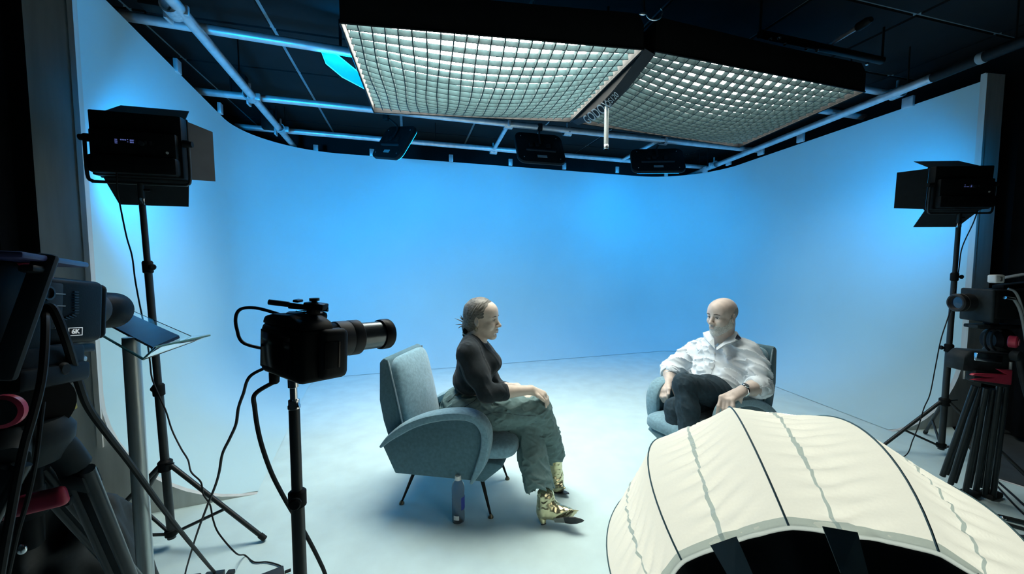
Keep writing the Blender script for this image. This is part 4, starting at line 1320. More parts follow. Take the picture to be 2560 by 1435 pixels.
for py, r_ in ((733, 0.012), (855, 0.013)):
    p = on_side(105 if py < 800 else 82, py, 0.004)
    MB().lathe([(r_, 0), (r_, 0.006), (r_ * 0.75, 0.006), (r_ * 0.7, 0.002)], p, -Y6, n=20).build('socket_ring', M_LENSA, cb)
# rear module, monitor hood and handle plate
rm = at(-30, 785, 0.57)
MB().box((0.10, 0.13, 0.16), rm + Y6 * 0.03, R6, 0.012).build('battery_module', M_BLACK, cb)
e0 = at(104, 676, 0.585); e1 = at(22, 905, 0.545)
hd = (e1 - e0).normalized()
MB().box((0.19, 0.028, 0.014), (e0 + e1) / 2, rotto(hd, (0.5, -1, 0.3)), 0.006).build('monitor_edge', M_FLAP, cb)
MB().box((0.16, 0.10, 0.012), (e0 + e1) / 2 - V(0.085, 0.0, 0.0), rotto(hd, (0.9, -0.7, 0.1)), 0.004).build('monitor', M_BLACK, cb)
MB().box((0.04, 0.02, 0.012), at(92, 674, 0.58), R6, 0.005).build('hood_corner', M_LENSA, cb)
# plate under the camera, cage rods
MB().box((0.17, 0.09, 0.016), c6 - Z6 * (BHt / 2 + 0.012), R6, 0.004).build('base_plate', M_BLACKMET, cb)
for s in (-1, 1):
    MB().cyl(c6 - Z6 * (BHt / 2 + 0.034) - X6 * 0.10 + Y6 * s * 0.03, c6 - Z6 * (BHt / 2 + 0.034) + X6 * 0.075 + Y6 * s * 0.03, 0.0075, n=12).build('rail_rod', M_ALU, cb)

# slim bar with the pink holder on top
o = thing('phone_holder', 'dark violet phone on a pink holder above the left camera', 'phone', at(100, 670, 0.62))
ph0 = at(-40, 632, 0.50); ph1 = at(160, 661, 0.66)
M_VIOLET = mat('dark_violet_case', (0.05, 0.05, 0.13), 0.35, var=0.1)
MB().box(((ph1 - ph0).length, 0.075, 0.010), (ph0 + ph1) / 2 + V(-0.03, 0.02, 0.0), rotto(ph1 - ph0, (0.05, 0, 1)), 0.004).build('phone', M_VIOLET, o)
MB().box((0.010, 0.014, 0.040), at(115, 668, 0.635), None, 0.003).build('stem', M_PINK, o)
MB().ell(at(101, 646, 0.62), (0.022, 0.014, 0.006)).build('grip_pad', M_PINK, o)
MB().ell(at(70, 658, 0.60), (0.018, 0.014, 0.006)).build('grip_pad', M_RED, o)

# ------------------------------------------------------------------ its tripod
M_TRI = mat('tripod_black', (0.008, 0.010, 0.012), 0.5, 0.0, var=0.25, scale=20, spec=0.12)
M_TRIG = mat('tripod_grey_casting', (0.020, 0.028, 0.032), 0.6, 0.0, var=0.2, scale=30, spec=0.2)
M_TUBE = mat('tripod_tube', (0.012, 0.018, 0.021), 0.3, 0.0, var=0.15, scale=30, spec=0.3)
tb = at(60, 1110, 0.60)
tr = thing('camera_tripod', 'heavy black tripod with red details under the left camera', 'tripod', V(tb.x, tb.y, 0))
# fluid head
MB().box((0.13, 0.10, 0.05), at(45, 905, 0.62), R6, 0.010).build('head_plate', M_TRI, tr)
MB().box((0.14, 0.11, 0.035), at(40, 945, 0.61), R6, 0.008).build('head_block', M_TRI, tr)
MB().lathe([(0.055, 0.05), (0.060, 0.03), (0.060, -0.07), (0.050, -0.09)], at(35, 1010, 0.62), (0.9, -0.35, 0), n=28).build('head_drum', M_TRI, tr)
kr = at(18, 1025, 0.535)
MB().lathe([(0.018, 0.0), (0.0235, 0.002), (0.0235, 0.010), (0.018, 0.012)], kr, (0.35, -0.93, 0.05), n=28, cap=False).build('drag_ring', M_RED, tr)
MB().lathe([(0.0, 0.013), (0.0175, 0.012), (0.018, 0.0)], kr, (0.35, -0.93, 0.05), n=24).build('drag_dial', M_TRIG, tr)
MB().lathe([(0.05, 0.02), (0.062, 0.0), (0.060, -0.02), (0.045, -0.05)], at(50, 1085, 0.61), (0, 0, 1), n=28).build('bowl', M_TRIG, tr)
MB().lathe([(0.010, 0), (0.012, 0.004), (0.012, 0.030), (0.008, 0.034)], at(105, 925, 0.63), (1, 0.2, 0), n=14).build('locking_knob', M_RUBBER, tr)
MB().cyl(at(130, 920, 0.63), at(172, 916, 0.65), 0.004, n=8).build('locking_lever', M_VIOLET, tr)
MB().box((0.030, 0.012, 0.014), at(165, 1018, 0.70), rotto((1, 0.1, 0.15)), 0.003).build('yellow_lever', M_YELLOW, tr)
# crown and the three legs: each a pair of tubes in castings
def tri_leg(top, knee, foot, w=0.042, r=0.011):
    d = (foot - knee).normalized()
    side = d.cross(V(0, 1, 0)).normalized()
    L = MB().tube([top, top.lerp(knee, 0.5) + V(0, 0, 0.012), knee], 0.022, n=12).build('leg', M_TRIG, tr)
    MB().box((0.05, w * 1.25, 0.03), knee + d * 0.03, Matrix((d, side, d.cross(side))).transposed(), 0.008).build('leg_casting', M_TRIG, L)
    for s in (-1, 1):
        MB().cyl(knee + side * s * w / 2, foot + side * s * w / 2, r, n=14).build('leg_tube', M_TUBE, L)
    MB().box(((foot - knee).length * 0.96, w * 0.9, r * 0.9), (knee + foot) / 2, Matrix((d, side, d.cross(side))).transposed(), 0.003).build('leg_web', M_TRI, L)
    MB().ell(foot + V(0, 0, 0.012), (0.035, 0.035, 0.012)).build('foot_pad', M_RUBBER, L)
    return L
k_ = at(188, 1165, 0.66)
fdir = (at(298, 1420, 0.80) - k_).normalized()
tri_leg(at(110, 1098, 0.62), k_, k_ + fdir * ((k_.z - 0.01) / -fdir.z))
k_ = at(78, 1160, 0.66); ft_ = V(k_.x - 0.25, k_.y + 0.62, 0.01)
tri_leg(at(60, 1105, 0.62), k_, ft_)
k_ = at(20, 1150, 0.55); ft_ = V(k_.x - 0.35, k_.y - 0.35, 0.01)
tri_leg(at(40, 1105, 0.60), k_, ft_)
MB().cyl(at(70, 1100, 0.64), at(75, 1360, 0.66), 0.018, n=16).build('centre_column', M_TRI, tr)
MB().lathe([(0.006, -0.03), (0.022, -0.028), (0.022, 0.02), (0.018, 0.028)], at(72, 1250, 0.65), (0, 0, 1), n=16).build('column_collar', M_TRIG, tr)
MB().box((0.12, 0.018, 0.034), at(62, 1262, 0.62), rotto((1, 0.2, 0.18)), 0.010, 3).build('red_clamp', M_RED, tr)
MB().box((0.05, 0.012, 0.016), at(137, 1258, 0.64), rotto((1, 0.2, 0.1)), 0.004).build('clamp_tongue', M_TRIG, tr)
MB().ell(at(55, 1372, 0.64), (0.008, 0.006, 0.010)).build('bright_screw', M_CHROME, tr)
# cables of the left camera
cable('camera_cable', [at(118, 768, 0.635), at(135, 775, 0.63), at(165, 850, 0.64), at(198, 960, 0.68), at(222, 1020, 0.72), at(268, 1085, 0.78), at(330, 1165, 0.88), at(400, 1262, 1.02), at(465, 1345, 1.24), at(520, 1412, 1.52), atz(538, 1432, 0.012)], [0.0062] * 9 + [0.006, 0.006],
      'thick black cable running from the left camera diagonally to the floor')
cable('camera_cable', [at(112, 780, 0.63), at(114, 800, 0.61), at(112, 870, 0.59), at(104, 950, 0.575), at(85, 1030, 0.56), at(62, 1110, 0.55), at(45, 1190, 0.54), at(28, 1280, 0.53), at(8, 1390, 0.52), at(-6, 1480, 0.52)], 0.0052,
      'black cable hanging in front of the left tripod head')
cable('camera_cable', [at(108, 1005, 0.60), at(100, 1070, 0.59), at(90, 1150, 0.58), at(70, 1245, 0.58), at(45, 1330, 0.58), at(22, 1430, 0.58), at(10, 1500, 0.58)], 0.0030,
      'thin cable strung down the left tripod')

# ------------------------------------------------------------------ dark bag and cloth on the floor by the left wing
M_CLOTH = mat('black_nylon', (0.018, 0.027, 0.030), 0.75, var=0.3, scale=12, bump=0.2, bscale=40)
def cloth_heap():
    o = thing('equipment_bag', 'slumped black nylon bag standing on the floor behind the left tripod', 'bag', V(-1.47, 1.2, 0))
    vs = []; fs = []
    nu, nv = 60, 26
    for j in range(nv + 1):
        ph = math.pi / 2 * j / nv
        for i in range(nu):
            t = 2 * math.pi * i / nu
            r = max(math.cos(ph), 0.0) ** 0.5
            fold = 1 + 0.10 * math.sin(3 * t + 4 * ph) + 0.05 * math.sin(7 * t - 6 * ph + 1) + 0.025 * math.sin(15 * t + 9 * ph)
            z = 0.58 * math.sin(ph) ** 0.8 * (1 + 0.12 * math.sin(2 * t + 1)) + 0.02 * math.sin(9 * t + 8 * ph) * math.cos(ph)
            vs.append(V(-1.47 + 0.225 * r * math.cos(t) * fold, 1.22 + 0.20 * r * math.sin(t) * fold, max(z, 0.0)))
    for j in range(nv):
        for i in range(nu):
            fs.append((j * nu + i, j * nu + (i + 1) % nu, (j + 1) * nu + (i + 1) % nu, (j + 1) * nu + i))
    MB().add(vs, fs, True).build('body', M_CLOTH, o, autosmooth=False)
    MB().tube([V(-1.60, 1.03, 0.42), V(-1.52, 0.99, 0.56), V(-1.40, 1.01, 0.52), V(-1.33, 1.06, 0.36)], 0.014, n=8).build('strap', M_TRI, o)
    MB().box((0.10, 0.02, 0.05), V(-1.43, 1.005, 0.40), rotto((1, 0.3, 0.1)), 0.006).build('buckle', M_TRI, o)
cloth_heap()
o = thing('flag_board', 'dark grey board leaning against the left wing', 'board', V(-2.12, 1.90, 0))
MB().prism([(-0.20, 0), (0.02, 0), (0.03, 0.06), (0.02, 0.16), (-0.03, 0.21), (-0.12, 0.24), (-0.20, 0.25)], V(0, -0.02, 0), V(-2.12, 1.93, 0.002), bevel=0.004).build('panel', M_CLOTH, o)
MB().box((0.18, 0.008, 0.01), V(-2.21, 1.905, 0.235), None, 0.002).build('top_edge', M_TRI, o)

# plugs and power brick on the floor at the bottom edge
o = thing('cable_connector', 'grey plug connector lying on the floor at the end of the thick cable', 'connector', atz(540, 1434, 0))
p = atz(535, 1440, 0.014)
MB().box((0.075, 0.035, 0.026), p, rotto((1, 0.2, 0)), 0.003).build('shell', M_LENSA, o)
MB().box((0.030, 0.030, 0.022), p + V(0.065, 0.012, 0.002), rotto((1, 0.2, 0)), 0.005).build('latch', M_FLAP, o)
MB().box((0.05, 0.03, 0.02), p + V(-0.085, -0.01, -0.002), rotto((1, 0.2, 0)), 0.003).build('tail', M_LENSA, o)
o = thing('power_brick', 'dark power brick on the floor at the end of the thin cable', 'power adapter', atz(668, 1440, 0))
p = atz(668, 1448, 0.016)
MB().box((0.13, 0.06, 0.032), p, rotto((0.82, 0.57, 0)), 0.004).build('case', M_FLAP, o)
MB().cyl(p + V(0.055, 0.038, 0), p + V(0.075, 0.052, 0), 0.007, n=10).build('strain_relief', M_RUBBER, o)

# ------------------------------------------------------------------ camera and tripod at the right edge
R9, X9, Y9, Z9 = frame_of(math.radians(-87), math.radians(-1))
c9 = at(2500, 758, 2.22)
cr = thing('cinema_camera', 'black cinema camera with a short lens at the right edge', 'camera', c9 - Z9 * 0.15)
MB().box((0.24, 0.18, 0.165), c9, R9, 0.014, 3).build('body', M_BLACK, cr)
MB().box((0.02, 0.17, 0.19), c9 + X9 * 0.125 - Z9 * 0.008, R9, 0.012, 3).build('front_plate', M_TRIG, cr)
l9 = c9 + X9 * 0.135 + Z9 * 0.004 - Y9 * 0.02
MB().lathe([(0.046, 0.0), (0.046, 0.012)], l9, X9, n=32).build('lens_mount', M_CHROME, cr)
MB().lathe([(0.047, 0.012), (0.053, 0.016), (0.053, 0.060), (0.051, 0.062), (0.053, 0.066), (0.053, 0.085), (0.047, 0.092), (0.040, 0.092), (0.032, 0.078)], l9, X9, n=32).build('lens', M_LENSR, cr)
MB().lathe([(0.0, 0.082), (0.036, 0.078)], l9, X9, n=24, cap=False).build('front_glass', M_GLASSD, cr)
MB().box((0.16, 0.06, 0.03), c9 + Z9 * 0.10 - X9 * 0.06, R9 @ Matrix.Rotation(math.radians(6), 3, 'Y'), 0.008).build('top_handle', M_BLACK, cr)
MB().box((0.14, 0.05, 0.006), at(2535, 690, 2.18), R9 @ Matrix.Rotation(math.radians(10), 3, 'Y'), 0.002).build('top_rail', M_LETTER, cr)
tg = at(2490, 697, 2.15)
MB().box((0.050, 0.045, 0.046), tg, R9, 0.008, 3).build('number_cube', M_WHITEPL, cr)
text_obj('number', '3', 0.034, tg - V(0, 0.0238, 0.002) + V(0, 0, 0), Matrix(((1, 0, 0), (0, 0, -1), (0, 1, 0))), M_SCREEN, cr)
MB().box((0.05, 0.012, 0.055), c9 - X9 * 0.055 + Y9 * 0.092 + Z9 * 0.02, R9, 0.004).build('port_panel', M_TRI, cr)
MB().cyl(at(2512, 744, 2.12), at(2535, 747, 2.12), 0.009, n=12).build('silver_plug', M_CHROME, cr)
MB().tube([at(2535, 748, 2.12), at(2550, 775, 2.11), at(2562, 830, 2.11), at(2570, 900, 2.12)], 0.007, n=8).build('lead', M_LETTER, cr)
MB().tube([at(2520, 722, 2.12), at(2538, 730, 2.11), at(2552, 760, 2.11), at(2566, 815, 2.11)], 0.006, n=8).build('lead', M_LETTER, cr)
t9 = V(c9.x + 0.02, c9.y, 0)
t9 = atz(2440, 1215, 0); t9.z = 0
t9 = V((c9.x + 0.0), c9.y + 0.02, 0)
tr9 = thing('camera_tripod', 'black double-tube tripod with red spreader under the right camera', 'tripod', t9)
MB().box((0.22, 0.09, 0.02), at(2480, 815, 2.2), R9, 0.005).build('camera_plate', M_TRI, tr9)
MB().box((0.07, 0.05, 0.016), at(2448, 815, 2.18), R9, 0.004).build('plate_tongue', M_TRIG, tr9)
MB().box((0.05, 0.05, 0.05), at(2478, 800, 2.2), R9, 0.010).build('plate_block', M_TRIG, tr9)
MB().lathe([(0.05, -0.05), (0.07, -0.03), (0.07, 0.03), (0.05, 0.05)], at(2495, 850, 2.22), (1, -0.2, 0), n=24).build('head_drum', M_TRI, tr9)
for px in (2478, 2494):
    pts = []
    for k in range(9):
        t = math.radians(60 + 24 * k)
        pts.append(at(px + 17 * math.cos(t), 850 - 26 * math.sin(t), 2.16))
    MB().tube(pts, 0.006, n=8).build('head_ring', M_TRIG, tr9)
kn = at(2520, 853, 2.14)
MB().lathe([(0.026, 0.0), (0.034, 0.004), (0.034, 0.03), (0.028, 0.036)], kn, (0.5, -0.86, 0), n=24).build('red_knob', M_RED, tr9)
MB().lathe([(0.012, 0.037), (0.018, 0.037), (0.018, 0.040), (0.012, 0.040)], kn, (0.5, -0.86, 0), n=20, cap=False).build('knob_mark', M_PINK, tr9)
MB().ell(at(2490, 876, 2.2), (0.055, 0.05, 0.030)).build('bowl_ball', M_TRIG, tr9)
MB().prism([(-0.14, -0.055), (0.10, -0.075), (0.115, 0.02), (0.10, 0.05), (-0.10, 0.06), (-0.135, 0.02)], V(0, 0.10, 0), at(2478, 905, 2.12), ex=V(1, -0.1, 0).normalized(), bevel=0.012).build('crown', M_TRIG, tr9)
MB().box((0.13, 0.02, 0.045), at(2470, 895, 2.10), rotto((1, -0.12, -0.1)), 0.006).build('crown_clip', M_CHROME, tr9)
MB().box((0.20, 0.05, 0.07), at(2470, 945, 2.13), rotto((1, -0.05, -0.18)), 0.012).build('spreader_block', M_TRIG, tr9)
MB().prism([(-0.10, 0.0), (0.12, -0.03), (0.12, 0.055), (0.04, 0.06), (0.09, 0.03), (-0.085, 0.035), (-0.10, 0.025), (0.02, 0.012)], V(0, 0.02, 0), at(2476, 950, 2.08), ex=(1, 0, 0), bevel=0.004).build('red_spreader', M_RED, tr9)
tops = [(2437, 965), (2452, 968), (2466, 970), (2482, 972), (2500, 962), (2516, 958)]
feet = [(2356, 1190), (2376, 1210), (2412, 1235), (2438, 1247), (2462, 1250), (2482, 1245)]
for i, (a_, b_) in enumerate(zip(tops, feet)):
    p = at(a_[0], a_[1], 2.12 + 0.03 * (i % 2)); q = at(b_[0], b_[1], 2.26 - 0.02 * abs(i - 3))
    q.z = max(q.z, 0.02)
    MB().cyl(p, q, 0.0135, n=14).build('leg', M_TUBE, tr9)
    if i < 5:
        p2 = at(a_[0] + 7, a_[1] + 10, 2.17); q2 = at(b_[0] + 12, b_[1] - 4, 2.32); q2.z = max(q2.z, 0.02)
        MB().cyl(p2, q2, 0.009, n=12).build('inner_leg', M_TRIG, tr9)
for b_ in ((2368, 1195), (2420, 1238), (2475, 1246)):
    q = at(b_[0], b_[1], 2.25); q.z = max(q.z, 0.02)
    MB().box((0.11, 0.07, 0.035), V(q.x, q.y, 0.0185), rotto((1, 0.3, 0)), 0.012).build('foot', M_RUBBER, tr9)
MB().tube([at(2545, 885, 2.1), at(2560, 960, 2.05), at(2590, 1060, 2.0)], 0.013, n=10).build('pan_handle', M_TRIG, tr9)
MB().lathe([(0.02, -0.02), (0.028, -0.015), (0.028, 0.015), (0.02, 0.02)], at(2540, 890, 2.1), (0.3, -1, 0), n=18).build('handle_rosette', M_TRIG, tr9)
MB().cyl(at(2525, 935, 2.1), at(2527, 905, 2.1), 0.006, n=10).build('brake_lever', M_LETTER, tr9)

# black box and white floor tape beyond the right tripod
o = thing('flight_case', 'dark flight case standing behind the right tripod', 'case', V(3.62, 2.58, 0))
dcs = (atz(2560, 1220, 0) - atz(2480, 1195, 0)).normalized()
wv = V(-dcs.y, dcs.x, 0)
if wv.x < 0: wv = -wv
q = atz(2470, 1192, 0)
MB().box((0.9, 0.5, 0.42), q + dcs * 0.68 + wv * 0.36 + V(0, 0, 0.215), rotto(dcs), 0.01).build('body', M_DARKFLOOR, o)
MB().box((0.9, 0.51, 0.012), q + dcs * 0.68 + wv * 0.36 + V(0, 0, 0.33), rotto(dcs)).build('lid_seam', M_TRI, o)
o = MB().box((0.75, 0.018, 0.0016), q + dcs * 0.37 + wv * 0.012 + V(0, 0, 0.0012), rotto(dcs)).build('floor_tape', M_WHITEPL)
tag(o, 'bright white tape line on the floor at the right edge', 'tape')
for pts, r_, lab in (([atz(2488, 1198, .006), atz(2530, 1235, .006), atz(2580, 1280, .006), atz(2700, 1380, .006)], 0.006, 'black cable on the dim floor below the white tape, upper one'),
                ([atz(2484, 1205, .006), atz(2520, 1245, .006), atz(2570, 1295, .006), atz(2690, 1400, .006)], 0.005, 'black cable on the dim floor below the white tape, lower one')):
    cable('floor_cable', pts, r_, lab, group='cables on the floor at the right')
o = thing('folded_stand', 'black folded light stand lying on the dim floor at the right edge', 'light stand', atz(2530, 1300, 0))
MB().cyl(atz(2495, 1290, 0.014), atz(2640, 1325, 0.014), 0.011, n=12).build('tube', M_STANDBLK, o)
MB().cyl(atz(2500, 1305, 0.010), atz(2640, 1345, 0.010), 0.008, n=12).build('brace', M_STANDBLK, o)
MB().ell(atz(2508, 1295, 0.025), (0.012, 0.012, 0.010)).build('rivet', M_CHROME, o)
o = thing('sandbag', 'dark sandbag on the dim floor beside the lantern', 'sandbag', atz(2570, 1370, 0))
MB().ell(atz(2590, 1372, 0.03), (0.16, 0.09, 0.035)).build('bag', M_CLOTH, o)
MB().tube([atz(2530, 1345, 0.035), atz(2560, 1350, 0.07), atz(2600, 1362, 0.06)], 0.008).build('strap', M_TRI, o)

# ------------------------------------------------------------------ people: signed-distance modelling turned into meshes
def npv(v): return np.array((v[0], v[1], v[2]), dtype=np.float32)

class SDF:
    def __init__(s, k=0.02):
        s.p = []
        s.k = k
        s.disp = []
    def _add(s, fn, lo, hi, op, k):
        s.p.append((fn, np.array(lo, np.float32), np.array(hi, np.float32), op, s.k if k is None else k))
        return s
    def rc(s, a, b, ra, rb, k=None, op='+', flat=None):
        """tapered capsule; flat=(axis, factor) squeezes it along an axis"""
        a = npv(a); b = npv(b)
        d = b - a; L2 = float(d @ d) + 1e-12
        m = max(ra, rb)
        if flat:
            ax = npv(Vector(flat[0]).normalized()); fc = flat[1]
        def fn(P):
            q = P - a
            if flat:
                t0 = q @ ax
                h = np.clip((q @ d) / L2, 0, 1)
                q2 = q - h[..., None] * d
                t = q2 @ ax
                q2 = q2 + (t * (1 / fc - 1))[..., None] * ax
                return (np.sqrt((q2 * q2).sum(-1)) - (ra + (rb - ra) * h)) * min(1.0, fc * 1.2)
            h = np.clip((q @ d) / L2, 0, 1)
            q = q - h[..., None] * d
            return np.sqrt((q * q).sum(-1)) - (ra + (rb - ra) * h)
        return s._add(fn, np.minimum(a, b) - m, np.maximum(a, b) + m, op, k)
    def chain(s, pts, rads, k=None, op='+', flat=None):
        for i in range(len(pts) - 1):
            s.rc(pts[i], pts[i + 1], rads[i], rads[i + 1], k, op, flat)
        return s
    def ell(s, c, r, R=None, k=None, op='+'):
        c = npv(c); r = np.array(r, np.float32)
        M = np.array(R if R is not None else Matrix.Identity(3), dtype=np.float32)
        def fn(P):
            q = (P - c) @ M
            k0 = np.sqrt(((q / r) ** 2).sum(-1)); k1 = np.sqrt(((q / (r * r)) ** 2).sum(-1)) + 1e-9
            return k0 * (k0 - 1) / k1
        m = float(r.max())
        return s._add(fn, c - m, c + m, op, k)
    def box(s, c, h, R=None, rad=0.01, k=None, op='+'):
        c = npv(c); h = np.array(h, np.float32) - rad
        M = np.array(R if R is not None else Matrix.Identity(3), dtype=np.float32)
        def fn(P):
            q = np.abs((P - c) @ M) - h
            return np.sqrt((np.maximum(q, 0) ** 2).sum(-1)) + np.minimum(q.max(-1), 0) - rad
        m = float(np.linalg.norm(h)) + rad
        return s._add(fn, c - m, c + m, op, k)
    def plane(s, c, n, k=None, op='&'):
        """keeps the side the normal points away from"""
        c = npv(c); n = npv(Vector(n).normalized())
        return s._add(lambda P: (P - c) @ n, [-99] * 3, [99] * 3, op, k)
    def mesh(s, res, pad=0.02, disp=None):
        adds = [p for p in s.p if p[3] == '+']
        lo = np.min([p[1] for p in adds], 0) - pad; hi = np.max([p[2] for p in adds], 0) + pad
        n = np.ceil((hi - lo) / res).astype(int) + 1
        xs = [lo[i] + res * np.arange(n[i], dtype=np.float32) for i in range(3)]
        D = np.full(n, 0.5, np.float32)
        for fn, l, h, op, k in s.p:
            if op == '&':
                i0 = np.zeros(3, int); i1 = n
            else:
                mg = k + 3 * res
                i0 = np.maximum(np.floor((l - mg - lo) / res).astype(int), 0); i1 = np.minimum(np.ceil((h + mg - lo) / res).astype(int) + 1, n)
            if (i1 <= i0).any(): continue
            sl = tuple(slice(a, b) for a, b in zip(i0, i1))
            G = np.stack(np.meshgrid(xs[0][sl[0]], xs[1][sl[1]], xs[2][sl[2]], indexing='ij'), -1)
            d = fn(G).astype(np.float32); A = D[sl]
            kk = max(k, 1e-5)
            if op == '+':
                hh = np.maximum(kk - np.abs(A - d), 0) / kk
                D[sl] = np.minimum(A, d) - hh * hh * kk * 0.25
            else:
                if op == '-': d = -d
                hh = np.maximum(kk - np.abs(A - d), 0) / kk
                D[sl] = np.maximum(A, d) + hh * hh * kk * 0.25
        if disp is not None:
            near = np.abs(D) < 0.03
            idx = np.argwhere(near)
            P = lo + idx * res
            D[near] += disp(P).astype(np.float32)
        return surface_nets(D, lo, res)

def surface_nets(D, lo, res):
    S = D < 0
    c = [S[i:D.shape[0] - 1 + i, j:D.shape[1] - 1 + j, k:D.shape[2] - 1 + k] for i in (0, 1) for j in (0, 1) for k in (0, 1)]
    al = c[0].copy(); an = c[0].copy()
    for q in c[1:]:
        al &= q; an |= q
    act = an & ~al
    idx = np.argwhere(act)
    vid = np.full(act.shape, -1, np.int64)
    vid[act] = np.arange(len(idx))
    cor = np.array([(i, j, k) for i in (0, 1) for j in (0, 1) for k in (0, 1)])
    val = np.stack([D[idx[:, 0] + o[0], idx[:, 1] + o[1], idx[:, 2] + o[2]] for o in cor], 1)
    acc = np.zeros((len(idx), 3)); cnt = np.zeros(len(idx))
    for a in range(8):
        for b in range(a + 1, 8):
            if np.abs(cor[a] - cor[b]).sum() != 1: continue
            m = (val[:, a] < 0) != (val[:, b] < 0)
            t = val[m, a] / (val[m, a] - val[m, b])
            acc[m] += cor[a] + t[:, None] * (cor[b] - cor[a])
            cnt[m] += 1
    vs = lo + (idx + acc / cnt[:, None]) * res
    faces = []
    for ax in range(3):
        o = [0, 0, 0]; o[ax] = 1
        n = np.array(D.shape)
        A = S[tuple(slice(0, n[i] - o[i]) for i in range(3))]; B = S[tuple(slice(o[i], n[i]) for i in range(3))]
        ch = np.argwhere(A != B)
        u, v = (ax + 1) % 3, (ax + 2) % 3
        ok = (ch[:, u] > 0) & (ch[:, v] > 0) & (ch[:, u] < n[u] - 1) & (ch[:, v] < n[v] - 1)
        ch = ch[ok]
        ins = A[ch[:, 0], ch[:, 1], ch[:, 2]]
        def cell(du, dv):
            q = ch.copy(); q[:, u] += du; q[:, v] += dv
            return vid[q[:, 0], q[:, 1], q[:, 2]]
        f = np.stack([cell(-1, -1), cell(0, -1), cell(0, 0), cell(-1, 0)], 1)
        f[~ins] = f[~ins][:, ::-1]
        faces.append(f)
    return vs, np.concatenate(faces)

def sdf_obj(name, sdf, res, material, parent, disp=None, smooth=1):
    vs, fs = sdf.mesh(res, disp=disp)
    off = np.array(world_loc(parent))
    me = bpy.data.meshes.new(name)
    me.vertices.add(len(vs)); me.vertices.foreach_set('co', (vs - off).astype(np.float32).ravel())
    me.loops.add(len(fs) * 4); me.loops.foreach_set('vertex_index', fs.astype(np.int32).ravel())
    me.polygons.add(len(fs)); me.polygons.foreach_set('loop_start', np.arange(0, len(fs) * 4, 4, dtype=np.int32))
    me.update(calc_edges=True)
    if smooth:
        bm = bmesh.new(); bm.from_mesh(me)
        for _ in range(smooth):
            bmesh.ops.smooth_vert(bm, verts=bm.verts, factor=0.5, use_axis_x=True, use_axis_y=True, use_axis_z=True)
        bm.to_mesh(me); bm.free()
    me.polygons.foreach_set('use_smooth', [True] * len(me.polygons))
    me.materials.append(material)
    me.validate()
    o = bpy.data.objects.new(name, me)
    COL.objects.link(o)
    o.parent = parent
    return o

def vnoise(P, seed=0):
    """smooth value noise for arrays of points"""
    P = np.asarray(P, np.float64)
    I = np.floor(P).astype(np.int64); f = P - I
    f = f * f * (3 - 2 * f)
    def h(ix, iy, iz):
        q = (ix * 374761393 + iy * 668265263 + iz * 2147483647 + seed * 144665) & 0x7fffffff
        q = ((q ^ (q >> 13)) * 1274126177) & 0x7fffffff
        return ((q ^ (q >> 16)) & 0xffff) / 65535.0 - 0.5
    r = 0
    for i in (0, 1):
        for j in (0, 1):
            for k in (0, 1):
                w = (f[:, 0] if i else 1 - f[:, 0]) * (f[:, 1] if j else 1 - f[:, 1]) * (f[:, 2] if k else 1 - f[:, 2])
                r = r + w * h(I[:, 0] + i, I[:, 1] + j, I[:, 2] + k)
    return r

def folds(dirs, amp, seed=1):
    """creases: noise stretched along the given direction(s): (direction, length scale, width scale)"""
    mats_ = []
    for d, ls, ws in dirs:
        X = Vector(d).normalized(); Y = X.orthogonal().normalized(); Z = X.cross(Y)
        mats_.append((np.array((X, Y, Z)).T, np.array((1 / ls, 1 / ws, 1 / ws))))
    def fn(P):
        t = np.zeros(len(P)) 
        for i, (M, sc_) in enumerate(mats_):
            q = (P @ M) * sc_
            n = vnoise(q, seed + i * 7) + 0.35 * vnoise(q * 2.1, seed + i * 7 + 3)
            r = np.clip(1 - np.abs(n) / 0.30, 0, 1)
            t = np.maximum(t, r ** 2)
        return (0.35 - t) * amp
    return fn

M_SKINW = mat('fair_skin', (0.66, 0.56, 0.47), 0.5, var=0.07, scale=40, bump=0.06, bscale=500)
M_SKINM = mat('pale_skin', (0.62, 0.53, 0.47), 0.48, var=0.08, scale=40, bump=0.08, bscale=400)
M_HAIR = mat('ash_brown_hair', (0.15, 0.145, 0.125), 0.45, var=0.55, scale=26, stretch=(1.0, 5.0, 5.0), bump=0.3, bscale=90)
M_BEARD = mat('grey_white_beard', (0.66, 0.67, 0.64), 0.85, var=0.30, scale=220, bump=0.8, bscale=420)
M_BROW = mat('dark_brow', (0.10, 0.09, 0.08), 0.7, var=0.3, scale=200)
M_EYE = mat('eye_white', (0.62, 0.64, 0.64), 0.2, var=0.03)
M_IRIS = mat('dark_iris', (0.03, 0.035, 0.04), 0.15)
M_LIPS = mat('muted_lips', (0.42, 0.30, 0.28), 0.5, var=0.1, scale=80)
M_SWEAT = mat('black_knit', (0.006, 0.014, 0.019), 0.9, var=0.25, scale=60, bump=0.3, bscale=500, sheen=0.1)
M_CHINO = mat('olive_grey_cotton', (0.135, 0.225, 0.23), 0.85, var=0.10, scale=40, bump=0.15, bscale=500)
M_GOLD = mat('gold_metallic_leather', (0.62, 0.58, 0.36), 0.24, 0.85, var=0.12, scale=30, bump=0.3, bscale=35)
M_SOLE = mat('black_sole', (0.02, 0.025, 0.028), 0.5, var=0.2, scale=40)
M_SOLE2 = mat('grey_sole', (0.16, 0.18, 0.17), 0.6, var=0.1, scale=40)
M_SHIRT = mat('white_oxford_cotton', (0.74, 0.83, 0.89), 0.85, var=0.03, scale=60, bump=0.1, bscale=600)
M_JEAN = mat('dark_navy_cotton', (0.014, 0.036, 0.052), 0.85, var=0.2, scale=50, bump=0.15, bscale=500)
M_DARKIN = mat('dark_collar_lining', (0.03, 0.045, 0.07), 0.9)
